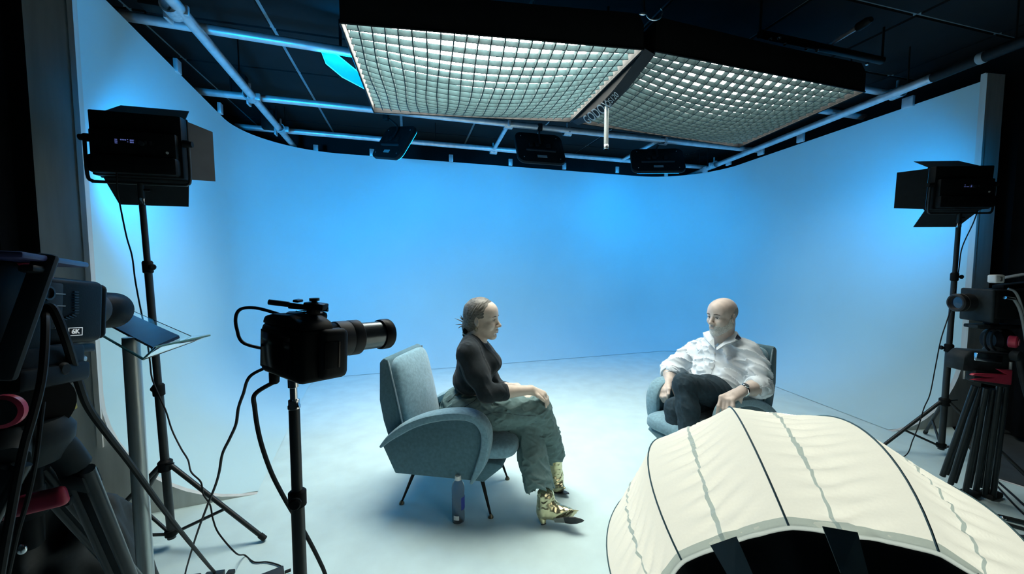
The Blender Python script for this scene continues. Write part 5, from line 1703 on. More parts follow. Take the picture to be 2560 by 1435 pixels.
M_TATTOO = mat('neck_scarf_print', (0.45, 0.52, 0.50), 0.8, var=0.5, scale=90)

class Head:
    """head space: x forward, y left, z up, origin between the eyes and ears at eye height"""
    def __init__(s, pos, fwd, up, scale=1.0):
        X = Vector(fwd).normalized(); Z = Vector(up); Y = Z.cross(X).normalized(); Z = X.cross(Y).normalized()
        s.R = Matrix((X, Y, Z)).transposed(); s.o = Vector(pos); s.s = scale
    def p(s, x, y, z): return s.o + s.R @ (Vector((x, y, z)) * s.s)
    def r(s, *r): return tuple(q * s.s for q in r)
    def build(s, b, male=False):
        k = s.s; R = s.R
        e = lambda c, r, kk=0.02, op='+', rot=None: b.ell(s.p(*c), s.r(*r), (R @ rot) if rot else R, kk * k, op)
        e((-0.014, 0, 0.036), (0.098, 0.075, 0.084))
        e((0.030, 0, 0.040), (0.060, 0.064, 0.060), 0.03)            # forehead
        e((0.022, 0, -0.038), (0.062, 0.058, 0.070), 0.03)           # face mass
        w = 0.052 if male else 0.046
        for y in (-1, 1):
            b.rc(s.p(-0.008, y * w, -0.052), s.p(0.060, y * 0.016, -0.098), 0.020 * k, 0.017 * k, 0.03 * k)   # jaw
            e((0.058, y * 0.040, -0.030), (0.024, 0.020, 0.022), 0.025)                                   # cheek
            b.rc(s.p(0.076, y * 0.012, 0.020), s.p(0.064, y * 0.048, 0.020), 0.010 * k, 0.010 * k, 0.016 * k)    # brow
        e((0.068, 0, -0.100), (0.019, 0.022, 0.016), 0.022)          # chin
        for y in (-1, 1):                                           # eye sockets, lids
            e((0.090, y * 0.032, 0.000), (0.016, 0.018, 0.011), 0.014, '-')
            e((0.0705, y * 0.032, 0.0035), (0.0145, 0.0175, 0.0105), 0.004)
            e((0.0700, y * 0.032, -0.0075), (0.0140, 0.0160, 0.0070), 0.005)
            e((0.0865, y * 0.032, -0.0020), (0.010, 0.0135, 0.0032), 0.003, '-')
        b.rc(s.p(0.080, 0, 0.010), s.p(0.106, 0, -0.032), 0.0085 * k, 0.0105 * k, 0.012 * k)     # nose
        e((0.106, 0, -0.035), (0.0125, 0.0110, 0.0095), 0.008)
        for y in (-1, 1):
            e((0.096, y * 0.0125, -0.039), (0.0125, 0.0075, 0.0080), 0.006)
            e((0.101, y * 0.0065, -0.0465), (0.006, 0.0035, 0.004), 0.003, '-')
        e((0.076, 0, -0.066), (0.020, 0.028, 0.020), 0.016)          # mouth mound
        e((0.0935, 0, -0.0625), (0.0070, 0.020, 0.0050), 0.006)
        e((0.0915, 0, -0.0755), (0.0075, 0.018, 0.0060), 0.006)
        e((0.1005, 0, -0.0690), (0.0090, 0.022, 0.0018), 0.003, '-')
        e((0.090, 0, -0.0865), (0.010, 0.020, 0.0050), 0.010, '-')
        for y in (-1, 1):                                           # ears
            rot = Matrix.Rotation(math.radians(-12), 3, 'Y') @ Matrix.Rotation(math.radians(y * 18), 3, 'Z')
            e((-0.012, y * 0.078, -0.008), (0.019, 0.0065, 0.031), 0.006, '+', rot)
            e((-0.006, y * 0.0865, -0.004), (0.0105, 0.0060, 0.0190), 0.006, '-', rot)
            e((-0.002, y * 0.077, -0.016), (0.006, 0.006, 0.010), 0.005, '+', rot)
        return b
    def eyes(s, parent):
        for y in (-1, 1):
            c = s.p(0.0700, y * 0.032, -0.0015)
            ey = MB().ell(c, s.r(0.0125, 0.0125, 0.0125), s.R).build('eye', M_EYE, parent)
            MB().ell(s.p(0.0795, y * 0.031, -0.0015), s.r(0.0036, 0.0058, 0.0058), s.R).build('iris', M_IRIS, ey)

def finger(b, base, dirs, lens, rads, k=0.005):
    p = Vector(base); pts = [p]
    for d, l in zip(dirs, lens):
        p = p + Vector(d).normalized() * l
        pts.append(p)
    b.chain(pts, rads, k)
    return pts

from mathutils.bvhtree import BVHTree
def bvh_of(o):
    off = world_loc(o)
    me = o.data
    return BVHTree.FromPolygons([v.co + off for v in me.vertices], [p.vertices[:] for p in me.polygons])
def surf(bvh, px, py, off=0.0):
    h = bvh.ray_cast(Vector((0, 0, CAM_H)), ray(px, py).normalized())
    if h[0] is None: return None, None
    return h[0] + h[1] * off, h[1]
def surf_strip(bvh, pts, half, off, th=0.002):
    """narrow band lying on a surface along a line"""
    P = []
    for px, py in pts:
        p, n = surf(bvh, px, py, off)
        if p is not None: P.append((p, n))
    vs = []; fs = []
    for i, (p, n) in enumerate(P):
        t = (P[min(i + 1, len(P) - 1)][0] - P[max(i - 1, 0)][0]).normalized()
        s_ = n.cross(t).normalized() * half
        vs += [p - s_, p + s_, p + s_ - n * th * 2, p - s_ - n * th * 2]
    for i in range(len(P) - 1):
        for k in range(4):
            fs.append((i * 4 + k, i * 4 + (k + 1) % 4, i * 4 + 4 + (k + 1) % 4, i * 4 + 4 + k))
    return MB().add(vs, fs, True)
def dense(pts, n=8):
    out = []
    for i in range(len(pts) - 1):
        for k in range(n):
            t = k / n
            out.append((pts[i][0] * (1 - t) + pts[i + 1][0] * t, pts[i][1] * (1 - t) + pts[i + 1][1] * t))
    return out + [pts[-1]]

# ================================================================== the woman
fw = V(math.cos(YAW1), math.sin(YAW1), 0); lt = V(-fw.y, fw.x, 0); UPV = V(0, 0, 1)
RW = Matrix((fw, lt, UPV)).transposed()
wm = thing('person', 'woman in a dark sweater and grey trousers sitting with crossed legs', 'person', V(CH1.x + 0.1, CH1.y, 0))
HW = Head(at(1207, 797, 2.27), V(0.965, -0.26, -0.03), V(0.02, 0, 1), 0.985)
neck0 = HW.p(-0.030, 0, -0.060); neck1 = at(1186, 853, 2.285)
sh_r = at(1172, 884, 2.125); el_r = at(1216, 983, 2.055); wr_r = at(1327, 975, 2.135)
sh_l = at(1196, 880, 2.42); el_l = at(1242, 972, 2.475); wr_l = at(1292, 968, 2.32)
kn_r = at(1348, 1024, 2.185)

b = SDF(0.02)
HW.build(b)
b.rc(neck0, neck1, 0.050, 0.054, 0.03)
b.rc(neck1, at(1188, 900, 2.275), 0.07, 0.09, 0.04)                       # upper trunk under the sweater
b.rc(at(1188, 900, 2.275), at(1176, 985, 2.29), 0.088, 0.080, 0.04)
b.rc(neck1, sh_r, 0.05, 0.040, 0.03); b.rc(neck1, sh_l, 0.05, 0.040, 0.03)
b.rc(sh_r, el_r, 0.040, 0.034, 0.02); b.rc(sh_l, el_l, 0.040, 0.034, 0.02)
b.chain([el_r, el_r.lerp(wr_r, 0.35), wr_r], [0.037, 0.040, 0.0245], 0.02)
b.chain([el_l, el_l.lerp(wr_l, 0.35), wr_l], [0.036, 0.038, 0.024], 0.02)
# right hand laid over the knee
hd_ = at(1356, 984, 2.16) - wr_r
kn_ = at(1357, 985, 2.155)
side = V(0.25, 0.97, 0)
b.rc(wr_r, kn_ + V(0, 0, -0.004), 0.025, 0.024, 0.014)
for i, (o_, l_) in enumerate(((-0.028, 0.9), (-0.010, 1.0), (0.009, 1.02), (0.027, 0.92))):
    base = kn_ + side * o_ + V(0.0, 0, -0.002)
    b.rc(wr_r.lerp(kn_, 0.3) + side * o_ * 0.6, base, 0.014, 0.0115, 0.012)
    finger(b, base, [V(0.62, 0.03, -0.78), V(0.22, 0.05, -1.0), V(-0.10, 0.05, -1.0)], [0.036 * l_, 0.026 * l_, 0.020 * l_], [0.0105, 0.0095, 0.0088, 0.0072])
finger(b, wr_r.lerp(kn_, 0.35) + side * -0.022, [V(0.7, -0.45, -0.5), V(0.8, -0.1, -0.6), V(0.7, 0.1, -0.7)], [0.028, 0.026, 0.020], [0.013, 0.011, 0.0095, 0.008])
# left hand tucked under the right forearm
kl = wr_l + V(0.055, -0.085, -0.015)
b.rc(wr_l, kl, 0.024, 0.022, 0.014)
for i, o_ in enumerate((-0.026, -0.009, 0.009, 0.026)):
    base = kl + V(0.84, 0.54, 0) * o_
    finger(b, base, [V(0.5, -0.75, -0.25), V(0.4, -0.7, -0.5), V(0.3, -0.6, -0.7)], [0.034, 0.025, 0.018], [0.0105, 0.0095, 0.0085, 0.007])
finger(b, wr_l.lerp(kl, 0.4) + V(0.84, 0.54, 0) * 0.02, [V(0.9, -0.2, 0.2), V(0.8, -0.5, 0)], [0.030, 0.026], [0.012, 0.010, 0.008])
sdf_obj('body', b, 0.0034, M_SKINW, wm)
HW.eyes(wm)
for y in (-1, 1):
    MB().tube([HW.p(0.0905, y * 0.016, 0.020), HW.p(0.0895, y * 0.032, 0.0245), HW.p(0.076, y * 0.050, 0.0185)], [0.002, 0.0026, 0.0014], n=6).build('eyebrow', M_BROW, wm)
    MB().tube([HW.p(0.0850, y * 0.020, 0.0015), HW.p(0.0858, y * 0.032, 0.0045), HW.p(0.0770, y * 0.046, 0.0005)], 0.0013, n=6).build('lash_line', M_BROW, wm)
MB().ell(HW.p(0.0925, 0, -0.0632), HW.r(0.0082, 0.0195, 0.0042), HW.R).ell(HW.p(0.0905, 0, -0.0748), HW.r(0.0086, 0.0175, 0.0050), HW.R).build('lips', M_LIPS, wm)

# hair: pulled back from a centre parting into a low clipped knot
h = SDF(0.02)
h.ell(HW.p(-0.020, 0, 0.038), HW.r(0.104, 0.083, 0.093), HW.R)
h.ell(HW.p(-0.045, 0, -0.020), HW.r(0.070, 0.072, 0.075), HW.R, 0.03)
h.ell(HW.p(-0.090, 0, -0.058), HW.r(0.040, 0.046, 0.045), HW.R, 0.03)
h.ell(HW.p(0.098, 0, -0.030), HW.r(0.075, 0.105, 0.112), HW.R, 0.008, '-')
for y in (-1, 1):
    h.ell(HW.p(0.012, y * 0.085, -0.035), HW.r(0.042, 0.03, 0.050), HW.R, 0.008, '-')
h.ell(HW.p(0.0, 0, -0.115), HW.r(0.085, 0.09, 0.055), HW.R, 0.01, '-')
Rinv = np.array(HW.R.transposed()); hO = np.array(HW.o)
def hair_disp(P):
    q = (P - hO) @ Rinv.T
    r = np.sqrt(q[:, 0] ** 2 + (q[:, 2]) ** 2)
    ang = np.arctan2(q[:, 2] + 0.06, q[:, 0] + 0.09)
    s_ = vnoise(np.stack([ang * 26, q[:, 1] * 60, r * 22], 1), 3) + 0.6 * vnoise(np.stack([ang * 60, q[:, 1] * 120, r * 30], 1), 5)
    return s_ * 0.0042
hr = sdf_obj('hair', h, 0.003, M_HAIR, wm, disp=hair_disp, smooth=0)
for a_, b_, c_ in (((-0.105, -0.01, -0.03), (-0.125, -0.02, -0.005), (-0.135, -0.02, 0.018)), ((-0.11, 0.0, -0.035), (-0.145, -0.01, -0.018), (-0.175, -0.02, -0.006)),
                   ((-0.112, -0.02, -0.045), (-0.14, -0.03, -0.04), (-0.165, -0.03, -0.045)), ((-0.11, 0.01, -0.03), (-0.135, 0.0, -0.012), (-0.150, 0.0, 0.004)),
                   ((-0.11, -0.015, -0.05), (-0.135, -0.02, -0.055), (-0.15, -0.02, -0.066)), ((-0.104, -0.02, -0.028), (-0.118, -0.03, -0.004), (-0.122, -0.03, 0.01))):
    MB().tube([HW.p(*a_), HW.p(*b_), HW.p(*c_)], [0.006, 0.0035, 0.0006], n=6).build('loose_strand', M_HAIR, hr)
MB().ell(HW.p(-0.092, -0.046, -0.070), HW.r(0.017, 0.010, 0.023), HW.R @ Matrix.Rotation(0.4, 3, 'Y')).build('hair_clip', M_BLACK, wm)
MB().ell(HW.p(-0.090, -0.046, -0.042), HW.r(0.012, 0.006, 0.016), HW.R).build('hair_clip_arm', M_YELLOW, wm)
MB().tube([HW.p(-0.010 + 0.010 * math.cos(t * 0.7), -0.083, -0.052 + 0.010 * math.sin(t * 0.7)) for t in range(9)], 0.0016, n=6).build('earring', M_GOLD, wm)

# sweater
s_ = SDF(0.03)
s_.ell(at(1192, 902, 2.275), (0.112, 0.160, 0.125), RW)
s_.ell(at(1222, 906, 2.21), (0.070, 0.070, 0.066), RW, 0.03); s_.ell(at(1226, 906, 2.335), (0.070, 0.070, 0.066), RW, 0.03)
s_.ell(at(1180, 947, 2.285), (0.112, 0.150, 0.090), RW, 0.05)
s_.rc(sh_r, sh_l, 0.056, 0.056, 0.05)
s_.rc(at(1176, 858, 2.20), at(1192, 856, 2.37), 0.050, 0.050, 0.05)
s_.chain([sh_r, sh_r.lerp(el_r, 0.5) + V(-0.006, 0, 0), el_r], [0.058, 0.057, 0.050], 0.06)
s_.rc(el_r, el_r.lerp(wr_r, 0.38), 0.050, 0.0465, 0.025)
s_.chain([sh_l, el_l], [0.060, 0.048], 0.035)
s_.rc(el_l, el_l.lerp(wr_l, 0.40), 0.048, 0.044, 0.025)
s_.plane(el_r.lerp(wr_r, 0.36), (wr_r - el_r), 0.004) if False else None
s_.ell(at(1200, 838, 2.28), (0.060, 0.058, 0.046), RW, 0.012, '-')
sw = sdf_obj('sweater', s_, 0.0052, M_SWEAT, wm, disp=folds([((0.6, -0.2, -0.75), 0.20, 0.045)], 0.005, 11))
ce = el_r.lerp(wr_r, 0.40); ax_ = (wr_r - el_r).normalized()
MB().lathe([(0.046, -0.02), (0.0475, -0.018), (0.0475, 0.002), (0.044, 0.004), (0.041, -0.004)], ce, ax_, n=28).build('sleeve_cuff', M_SWEAT, sw)
MB().tube([neck1 + RW @ V(0.058 * math.cos(t * math.pi / 8) - 0.008, 0.062 * math.sin(t * math.pi / 8), 0.020 - 0.022 * math.cos(t * math.pi / 8)) for t in range(16)], 0.006, n=8, closed=True, smooth_path=False).build('neckband', M_SWEAT, sw)
MB().tube([neck1 + RW @ V(0.053 * math.cos(t * math.pi / 8) - 0.010, 0.056 * math.sin(t * math.pi / 8), 0.036 - 0.018 * math.cos(t * math.pi / 8)) for t in range(5, 12)], [0.002, 0.008, 0.010, 0.010, 0.010, 0.008, 0.002], n=8).build('undershirt_collar', M_TATTOO, wm)

# trousers
t_ = SDF(0.03)
hip_r = at(1165, 1040, 2.205); hip_l = at(1172, 1040, 2.40)
hem_r = at(1384, 1138, 2.325); kn_l = at(1322, 1072, 2.205); hem_l = at(1352, 1232, 2.045)
t_.ell(at(1158, 1025, 2.30), (0.138, 0.172, 0.095), RW)
t_.ell(at(1162, 996, 2.295), (0.124, 0.160, 0.070), RW, 0.04)
t_.chain([hip_r, hip_r.lerp(kn_r, 0.5) + V(0, -0.01, 0.010), kn_r], [0.098, 0.092, 0.068], 0.035)
t_.chain([hip_l, kn_l], [0.095, 0.070], 0.03)
t_.chain([kn_r, kn_r.lerp(hem_r, 0.5) + V(0.012, 0, 0), hem_r], [0.066, 0.064, 0.068], 0.02)
t_.chain([kn_l, kn_l.lerp(hem_l, 0.45) + V(-0.008, 0, 0), hem_l], [0.070, 0.080, 0.078], 0.02)
d_ = (hem_l - kn_l).normalized(); e_ = (hem_r - kn_r).normalized()
t_.rc(hem_l + d_ * 0.075, hem_l + d_ * 0.16, 0.12, 0.12, 0.004, '-')
t_.rc(hem_r + e_ * 0.068, hem_r + e_ * 0.14, 0.10, 0.10, 0.004, '-')
fA = folds([((0.80, -0.1, 0.55), 0.22, 0.040), ((0.75, -0.2, -0.3), 0.20, 0.050)], 0.012, 21)
tro = sdf_obj('trousers', t_, 0.0052, M_CHINO, wm, disp=fA)
bt = bvh_of(tro)
surf_strip(bt, dense([(1118, 1000), (1140, 982), (1170, 976), (1195, 978)]), 0.012, 0.002).build('waistband', M_CHINO, tro)
surf_strip(bt, dense([(1140, 1030), (1165, 1015), (1185, 1003), (1198, 990)]), 0.0012, 0.001).build('pocket_seam', M_DARKIN, tro)
surf_strip(bt, dense([(1180, 1046), (1240, 1030), (1300, 1038), (1340, 1040)]), 0.0008, 0.0008).build('side_seam', M_DARKIN, tro)

# boots
def boot(name, label, shaft, ankle, heel, ball, toe, nsole, hdir=None):
    o = thing_part = bpy.data.objects.new(name, None)
    COL.objects.link(o); o.parent = wm
    q = SDF(0.012)
    q.chain([shaft, ankle], [0.047, 0.044], 0.02)
    q.rc(ankle, heel, 0.044, 0.033, 0.02)
    q.rc(heel, ball, 0.031, 0.031, 0.02)
    q.rc(ankle, ball, 0.040, 0.026, 0.03)
    q.rc(ball, toe, 0.030, 0.009, 0.015, flat=(nsole, 0.75))
    ns = Vector(nsole).normalized()
    q.plane((heel + ball) / 2 + ns * 0.030, ns, 0.004)
    up_ = sdf_obj('upper', q, 0.0034, M_GOLD, wm, disp=folds([((0.9, -0.3, 0.2), 0.07, 0.024), ((0.2, -0.9, 0.5), 0.07, 0.028)], 0.0035, 33))
    up_.parent = o; up_.location = wm.location * 0
    fd = (toe - heel).normalized(); sd = ns.cross(fd).normalized()
    def outline(c0, pts, th, nm, m):
        vs = [c0 + fd * x + sd * y for x, y in pts]
        k = len(vs)
        vs2 = [v + ns * th for v in vs]
        off = wm.location
        ob = MB().add(vs + vs2, [tuple(range(k)), tuple(range(2 * k - 1, k - 1, -1))] + [(i, i + k, (i + 1) % k + k, (i + 1) % k) for i in range(k)]).build(nm, m, wm)
        ob.parent = o
        return ob
    c0 = ball + ns * 0.029
    outline(c0, [(-0.030, -0.022), (0.0, -0.030), (0.030, -0.027), (0.060, -0.014), (0.076, 0.0), (0.060, 0.014), (0.030, 0.027), (0.0, 0.030), (-0.030, 0.022)], 0.005, 'sole', M_SOLE)
    outline(c0, [(-0.085, -0.018), (-0.030, -0.021), (-0.030, 0.021), (-0.085, 0.018)], 0.004, 'arch', M_SOLE2)
    hb = heel - fd * 0.012 + Vector(hdir).normalized() * 0.016
    ob = MB().lathe([(0.026, 0.0), (0.020, 0.018), (0.015, 0.040)], hb, hdir, n=18).build('heel', M_GOLD, wm); ob.parent = o
    ob2 = MB().lathe([(0.015, 0.040), (0.0145, 0.046)], hb, hdir, n=18).build('heel_tip', M_SOLE, wm); ob2.parent = o
    return o
boot('ankle_boot', '', at(1364, 1240, 2.035), at(1366, 1262, 2.03), at(1358, 1279, 2.02), at(1420, 1287, 1.985), at(1455, 1279, 1.965), V(0.16, -0.93, -0.34), hdir=V(0.20, -0.35, -0.90))
boot('ankle_boot', '', hem_r + e_ * 0.02, at(1388, 1190, 2.335), at(1362, 1212, 2.36), at(1396, 1216, 2.30), at(1410, 1220, 2.26), V(0.15, -0.30, -0.95), hdir=V(0, 0.1, -1))

# ================================================================== the man
fm = V(math.cos(YAW2), math.sin(YAW2), 0); lm = V(-fm.y, fm.x, 0)
mn = thing('person', 'bald bearded man in a white shirt leaning back in the armchair', 'person', V(CH2.x, CH2.y, 0))
HM = Head(at(1805, 790, 2.545), V(-0.925, -0.375, -0.06), V(0, 0, 1), 1.0)
axm = (fm * -0.32 + UPV).normalized()                                  # trunk leans back
RM = Matrix((axm.cross(lm) * -1, lm, axm)).transposed()
fmt = lm.cross(axm)
RM = Matrix((fmt, lm, axm)).transposed()
nk = at(1806, 858, 2.60)
shL = at(1866, 884, 2.475); shR = at(1742, 880, 2.745)
elL = at(1899, 966, 2.345); wrL = at(1856, 977, 2.225)
elR = at(1676, 922, 2.715); wrR = at(1672, 954, 2.60)
b = SDF(0.02)
HM.build(b, True)
b.rc(HM.p(-0.028, 0, -0.055), nk, 0.060, 0.064, 0.03)
b.rc(nk, at(1800, 905, 2.60), 0.08, 0.11, 0.05)
b.rc(at(1800, 905, 2.60), at(1793, 975, 2.54), 0.11, 0.12, 0.05)
b.rc(nk, shL, 0.055, 0.045, 0.03); b.rc(nk, shR, 0.055, 0.045, 0.03)
b.rc(shL, elL, 0.046, 0.040, 0.02); b.rc(shR, elR, 0.046, 0.040, 0.02)
b.chain([elL, elL.lerp(wrL, 0.4), wrL], [0.042, 0.044, 0.029], 0.02)
b.chain([elR, elR.lerp(wrR, 0.4), wrR], [0.042, 0.044, 0.029], 0.02)
# left hand hanging over the end of the arm rest
knL = at(1820, 997, 2.165)
acr = (at(1834, 1000, 2.150) - at(1803, 995, 2.185)); acr.normalize()
b.rc(wrL, knL.lerp(wrL, 0.25), 0.029, 0.028, 0.015)
tips = [((1803, 993), (1797, 1015), (1793, 1035)), ((1811, 999), (1809, 1022), (1806, 1043)), ((1821, 1001), (1820, 1022), (1818, 1041)), ((1832, 1000), (1833, 1016), (1832, 1031))]
for i, (p0, p1, p2) in enumerate(tips):
    y0 = 2.180 - 0.012 * i
    A = at(p0[0], p0[1], y0); B = at(p1[0], p1[1], y0 - 0.018); Cc = at(p2[0], p2[1], y0 - 0.010)
    b.rc(wrL.lerp(knL, 0.25) + acr * (i - 1.5) * 0.012, A, 0.018, 0.0135, 0.014)
    b.chain([A, B, Cc], [0.0120, 0.0108, 0.0085], 0.006)
finger(b, wrL.lerp(knL, 0.45) + acr * 0.025, [V(0.1, 0.35, -0.9), V(0.0, 0.2, -1), V(-0.1, 0.1, -1)], [0.036, 0.030, 0.022], [0.015, 0.0125, 0.011, 0.009])
# right hand on the far arm
tipsR = [((1654, 976), (1652, 991), (1658, 1004)), ((1660, 978), (1658, 993), (1662, 1006)), ((1666, 978), (1664, 992), (1666, 1002)), ((1672, 974), (1671, 986), (1670, 996))]
knR = at(1663, 976, 2.555)
b.rc(wrR, knR, 0.028, 0.027, 0.015)
for i, (p0, p1, p2) in enumerate(tipsR):
    y0 = 2.560 - 0.014 * i
    A = at(p0[0], p0[1], y0); B = at(p1[0], p1[1], y0 - 0.022); Cc = at(p2[0], p2[1], y0 - 0.020)
    b.rc(wrR, A, 0.018, 0.0125, 0.014)
    b.chain([A, B, Cc], [0.0115, 0.0105, 0.0085], 0.006)
finger(b, wrR.lerp(knR, 0.4) + V(0.02, -0.02, 0), [V(0.3, -0.5, -0.8), V(0.1, -0.5, -0.8)], [0.036, 0.030], [0.014, 0.012, 0.009])
sdf_obj('body', b, 0.0036, M_SKINM, mn)
HM.eyes(mn)
for y in (-1, 1):
    MB().tube([HM.p(0.0920, y * 0.014, 0.0205), HM.p(0.0905, y * 0.032, 0.0245), HM.p(0.0765, y * 0.050, 0.0190)], [0.0026, 0.0032, 0.0018], n=6).build('eyebrow', M_BROW, mn)
    MB().tube([HM.p(0.0850, y * 0.020, 0.0015), HM.p(0.0858, y * 0.032, 0.0045), HM.p(0.0770, y * 0.046, 0.0005)], 0.0014, n=6).build('lash_line', M_BROW, mn)
MB().ell(HM.p(0.0925, 0, -0.0632), HM.r(0.0078, 0.0190, 0.0032), HM.R).ell(HM.p(0.0905, 0, -0.0748), HM.r(0.0084, 0.0165, 0.0042), HM.R).build('lips', M_LIPS, mn)
# beard: a thin shell over jaw, chin and upper lip
bd = SDF(0.02)
bd.ell(HM.p(0.024, 0, -0.040), HM.r(0.0640, 0.0605, 0.0725), HM.R)
for y in (-1, 1):
    bd.rc(HM.p(-0.008, y * 0.0525, -0.052), HM.p(0.060, y * 0.016, -0.099), 0.0225, 0.0205, 0.03)
    bd.rc(HM.p(0.004, y * 0.066, -0.010), HM.p(0.0, y * 0.058, -0.052), 0.008, 0.014, 0.02)
bd.ell(HM.p(0.068, 0, -0.101), HM.r(0.0215, 0.0250, 0.0190), HM.R, 0.022)
bd.ell(HM.p(0.0770, 0, -0.066), HM.r(0.0215, 0.030, 0.0215), HM.R, 0.016)
for y in (-1, 1):
    bd.ell(HM.p(0.062, y * 0.050, 0.006), HM.r(0.060, 0.036, 0.052), HM.R, 0.012, '-')
bd.ell(HM.p(0.092, 0, -0.020), HM.r(0.060, 0.055, 0.0335), HM.R, 0.010, '-')
bd.ell(HM.p(0.1060, 0, -0.0690), HM.r(0.0200, 0.024, 0.0098), HM.R, 0.004, '-')
bd.ell(HM.p(-0.062, 0, -0.02), HM.r(0.058, 0.12, 0.12), HM.R, 0.008, '-')
bd.ell(HM.p(-0.002, 0, -0.128), HM.r(0.042, 0.06, 0.035), HM.R, 0.01, '-')
sdf_obj('beard', bd, 0.003, M_BEARD, mn, disp=lambda P: vnoise(P * 160, 4) * 0.002)
# cropped hair at the side and back of the head
ch = SDF(0.01)
ch.ell(HM.p(-0.016, 0, 0.030), HM.r(0.0985, 0.0762, 0.0815), HM.R)
ch.ell(HM.p(0.055, 0, 0.075), HM.r(0.105, 0.12, 0.085), HM.R, 0.008, '-')
ch.ell(HM.p(0.072, 0, -0.02), HM.r(0.078, 0.12, 0.10), HM.R, 0.008, '-')
ch.ell(HM.p(-0.02, 0, 0.115), HM.r(0.12, 0.12, 0.060), HM.R, 0.008, '-')
ch.ell(HM.p(-0.01, 0, -0.065), HM.r(0.12, 0.12, 0.050), HM.R, 0.008, '-')
M_CROP = mat('cropped_grey_hair', (0.40, 0.40, 0.38), 0.8, var=0.25, scale=150, bump=0.4, bscale=400)
sdf_obj('cropped_hair', ch, 0.003, M_CROP, mn)

# shirt
s_ = SDF(0.03)
chest = at(1802, 898, 2.60); belly = at(1794, 945, 2.535)
s_.ell(chest, (0.130, 0.195, 0.150), RM)
s_.ell(belly, (0.140, 0.180, 0.130), RM, 0.06)
s_.ell(at(1795, 975, 2.53), (0.135, 0.172, 0.070), RM, 0.05)
s_.rc(shL, shR, 0.066, 0.066, 0.06)
s_.rc(at(1840, 868, 2.53), at(1770, 864, 2.68), 0.055, 0.055, 0.05)
s_.chain([shL, shL.lerp(elL, 0.5) + V(0.02, -0.01, 0), elL], [0.072, 0.070, 0.062], 0.035)
s_.rc(elL, elL.lerp(wrL, 0.25), 0.062, 0.058, 0.02)
s_.chain([shR, shR.lerp(elR, 0.5), elR], [0.070, 0.068, 0.060], 0.035)
s_.rc(elR, elR.lerp(wrR, 0.25), 0.060, 0.056, 0.02)
s_.rc(HM.p(-0.03, 0, -0.06), nk + V(0, 0, -0.005), 0.066, 0.072, 0.01, '-')
vdir = fmt
s_.chain([nk + fmt * 0.085 + V(0, 0, 0.045), nk + fmt * 0.13 + axm * -0.085], [0.062, 0.012], 0.008, '-')
fS = folds([((0.80, -0.40, -0.42), 0.30, 0.044)], 0.021, 57)
shirt = sdf_obj('shirt', s_, 0.0054, M_SHIRT, mn, disp=fS)
bs = bvh_of(shirt)
pk = surf_strip(bs, dense([(1781, 876), (1781, 895), (1778, 915), (1771, 935), (1766, 952), (1760, 966)]), 0.016, 0.003).build('placket', M_SHIRT, shirt)
for px, py in ((1782, 884), (1780, 902), (1775, 921), (1769, 940), (1763, 957)):
    p, n = surf(bs, px + 4, py, 0.005)
    if p is not None: MB().lathe([(0.0, 0.002), (0.0048, 0.002), (0.0052, 0.0)], p, n, n=12).build('button', M_PAPER, shirt)
# chest pocket seam
surf_strip(bs, dense([(1793, 884), (1830, 890), (1834, 915)]), 0.0012, 0.001).build('pocket_seam', M_PAPER, shirt)
# collar: two standing flaps
def flap(pts, nm, m, th=0.004):
    vs = [Vector(p) for p in pts]
    c_ = sum(vs, V(0, 0, 0)) / len(vs)
    n = V(0, 0, 0)
    for i in range(len(vs)): n += (vs[i] - c_).cross(vs[(i + 1) % len(vs)] - c_)
    n.normalize()
    k = len(vs)
    return MB().add([v - n * th / 2 for v in vs] + [v + n * th / 2 for v in vs], [tuple(range(k))[::-1], tuple(range(k, 2 * k))] + [(i, (i + 1) % k, (i + 1) % k + k, i + k) for i in range(k)]).build(nm, m, shirt)
flap([at(1757, 832, 2.60), at(1777, 826, 2.60), at(1785, 846, 2.52), at(1787, 872, 2.46), at(1772, 856, 2.50), at(1760, 845, 2.57)], 'collar', M_SHIRT)
flap([at(1834, 828, 2.55), at(1842, 829, 2.53), at(1853, 845, 2.48), at(1838, 853, 2.45), at(1812, 862, 2.43), at(1792, 876, 2.43), at(1790, 870, 2.45), at(1815, 850, 2.50)], 'collar', M_SHIRT)
flap([at(1843, 836, 2.475), at(1853, 846, 2.465), at(1847, 850, 2.445), at(1838, 846, 2.455)], 'collar_lining', M_DARKIN)
MB().tube([nk + RM @ V(0.070 * math.cos(t * math.pi / 8), 0.074 * math.sin(t * math.pi / 8), 0.038 - 0.020 * math.cos(t * math.pi / 8)) for t in range(3, 14)], 0.010, n=8).build('collar_band', M_SHIRT, shirt)
# rolled cuffs
for e0, w0, t in ((elL, wrL, 0.22), (elR, wrR, 0.22)):
    ax_ = (w0 - e0).normalized(); c_ = e0.lerp(w0, t)
    cf = MB().lathe([(0.050, 0.032), (0.058, 0.034), (0.064, 0.026), (0.066, 0.005), (0.065, -0.016), (0.060, -0.020)], c_, ax_, n=30)
    cf.v = [tuple(Vector(v) + V(*[0.004 * math.sin(37 * v[0] + 51 * v[2] + 29 * v[1])] * 3)) for v in cf.v]
    cf.build('rolled_cuff', M_SHIRT, shirt)

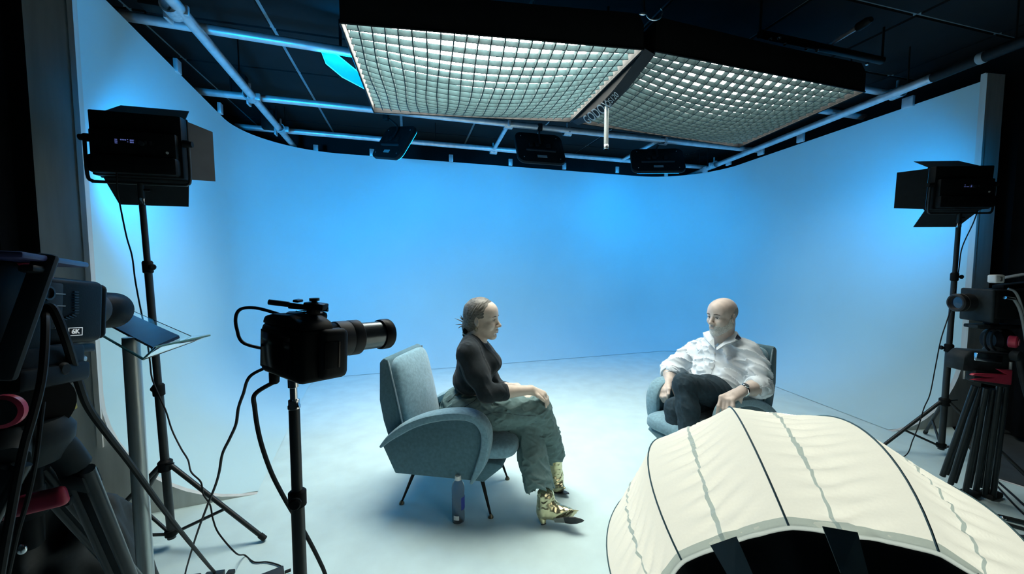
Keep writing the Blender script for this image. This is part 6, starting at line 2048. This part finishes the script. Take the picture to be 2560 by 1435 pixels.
# watch
wt = thing('wristwatch', 'steel wristwatch on the left wrist of the man', 'watch', wrL)
ax_ = (wrL - elL).normalized(); wc = wrL - ax_ * 0.010
MB().lathe([(0.0325, -0.009), (0.0345, -0.008), (0.0345, 0.008), (0.0325, 0.009)], wc, ax_, n=28, cap=False).build('bracelet', M_CHROME, wt)
wn = (V(0, 0, CAM_H) - wc).normalized(); wn = (wn * 0.8 + V(0, 0, 0.75)); wn = (wn - ax_ * wn.dot(ax_)).normalized()
MB().lathe([(0.017, 0.030), (0.0195, 0.034), (0.0195, 0.040), (0.017, 0.043)], wc, wn, n=24).build('case', M_CHROME, wt)
MB().lathe([(0.0, 0.0436), (0.0155, 0.0432)], wc, wn, n=24, cap=False).build('dial', M_SCREEN, wt)

# trousers, shoes
t_ = SDF(0.03)
hL = at(1832, 998, 2.46); hR = at(1775, 985, 2.64)
kL = at(1712, 962, 2.285); kR = at(1690, 1022, 2.375)
aL = V(0.955, 2.10, 0.27); aR = V(0.93, 2.26, 0.11)
sL1 = at(1724, 1095, 2.17); sR1 = at(1692, 1100, 2.315)
t_.ell(at(1800, 990, 2.57), (0.155, 0.185, 0.090), RM)
t_.chain([hL, hL.lerp(kL, 0.5) + V(0, 0, 0.012), kL], [0.098, 0.090, 0.066], 0.03)
t_.chain([hR, kR], [0.095, 0.066], 0.03)
t_.chain([kL, kL.lerp(sL1, 0.45) + V(0.004, 0, 0), sL1, aL], [0.065, 0.062, 0.052, 0.045], 0.02)
t_.chain([kR, sR1, aR], [0.064, 0.056, 0.046], 0.02)
fT = folds([((0.8, -0.2, -0.55), 0.22, 0.045), ((-0.4, 0.3, 0.8), 0.25, 0.05)], 0.008, 71)
sdf_obj('trousers', t_, 0.0054, M_JEAN, mn, disp=fT)
for nm, a_, d_ in (('shoe', aL, V(-0.75, -0.55, -0.35)), ('shoe', aR, V(-0.85, -0.52, 0.0))):
    q = SDF(0.012)
    d_ = d_.normalized()
    heel = a_ + V(0, 0, -0.055) - d_ * 0.03
    q.rc(a_ + V(0, 0, -0.01), heel, 0.040, 0.034, 0.02)
    q.chain([heel, heel + d_ * 0.12, heel + d_ * 0.21], [0.036, 0.036, 0.024], 0.02)
    if a_ is aR: q.plane(V(0, 0, 0.016), (0, 0, -1), 0.004)
    sdf_obj(nm, q, 0.005, M_SOLE2, mn)
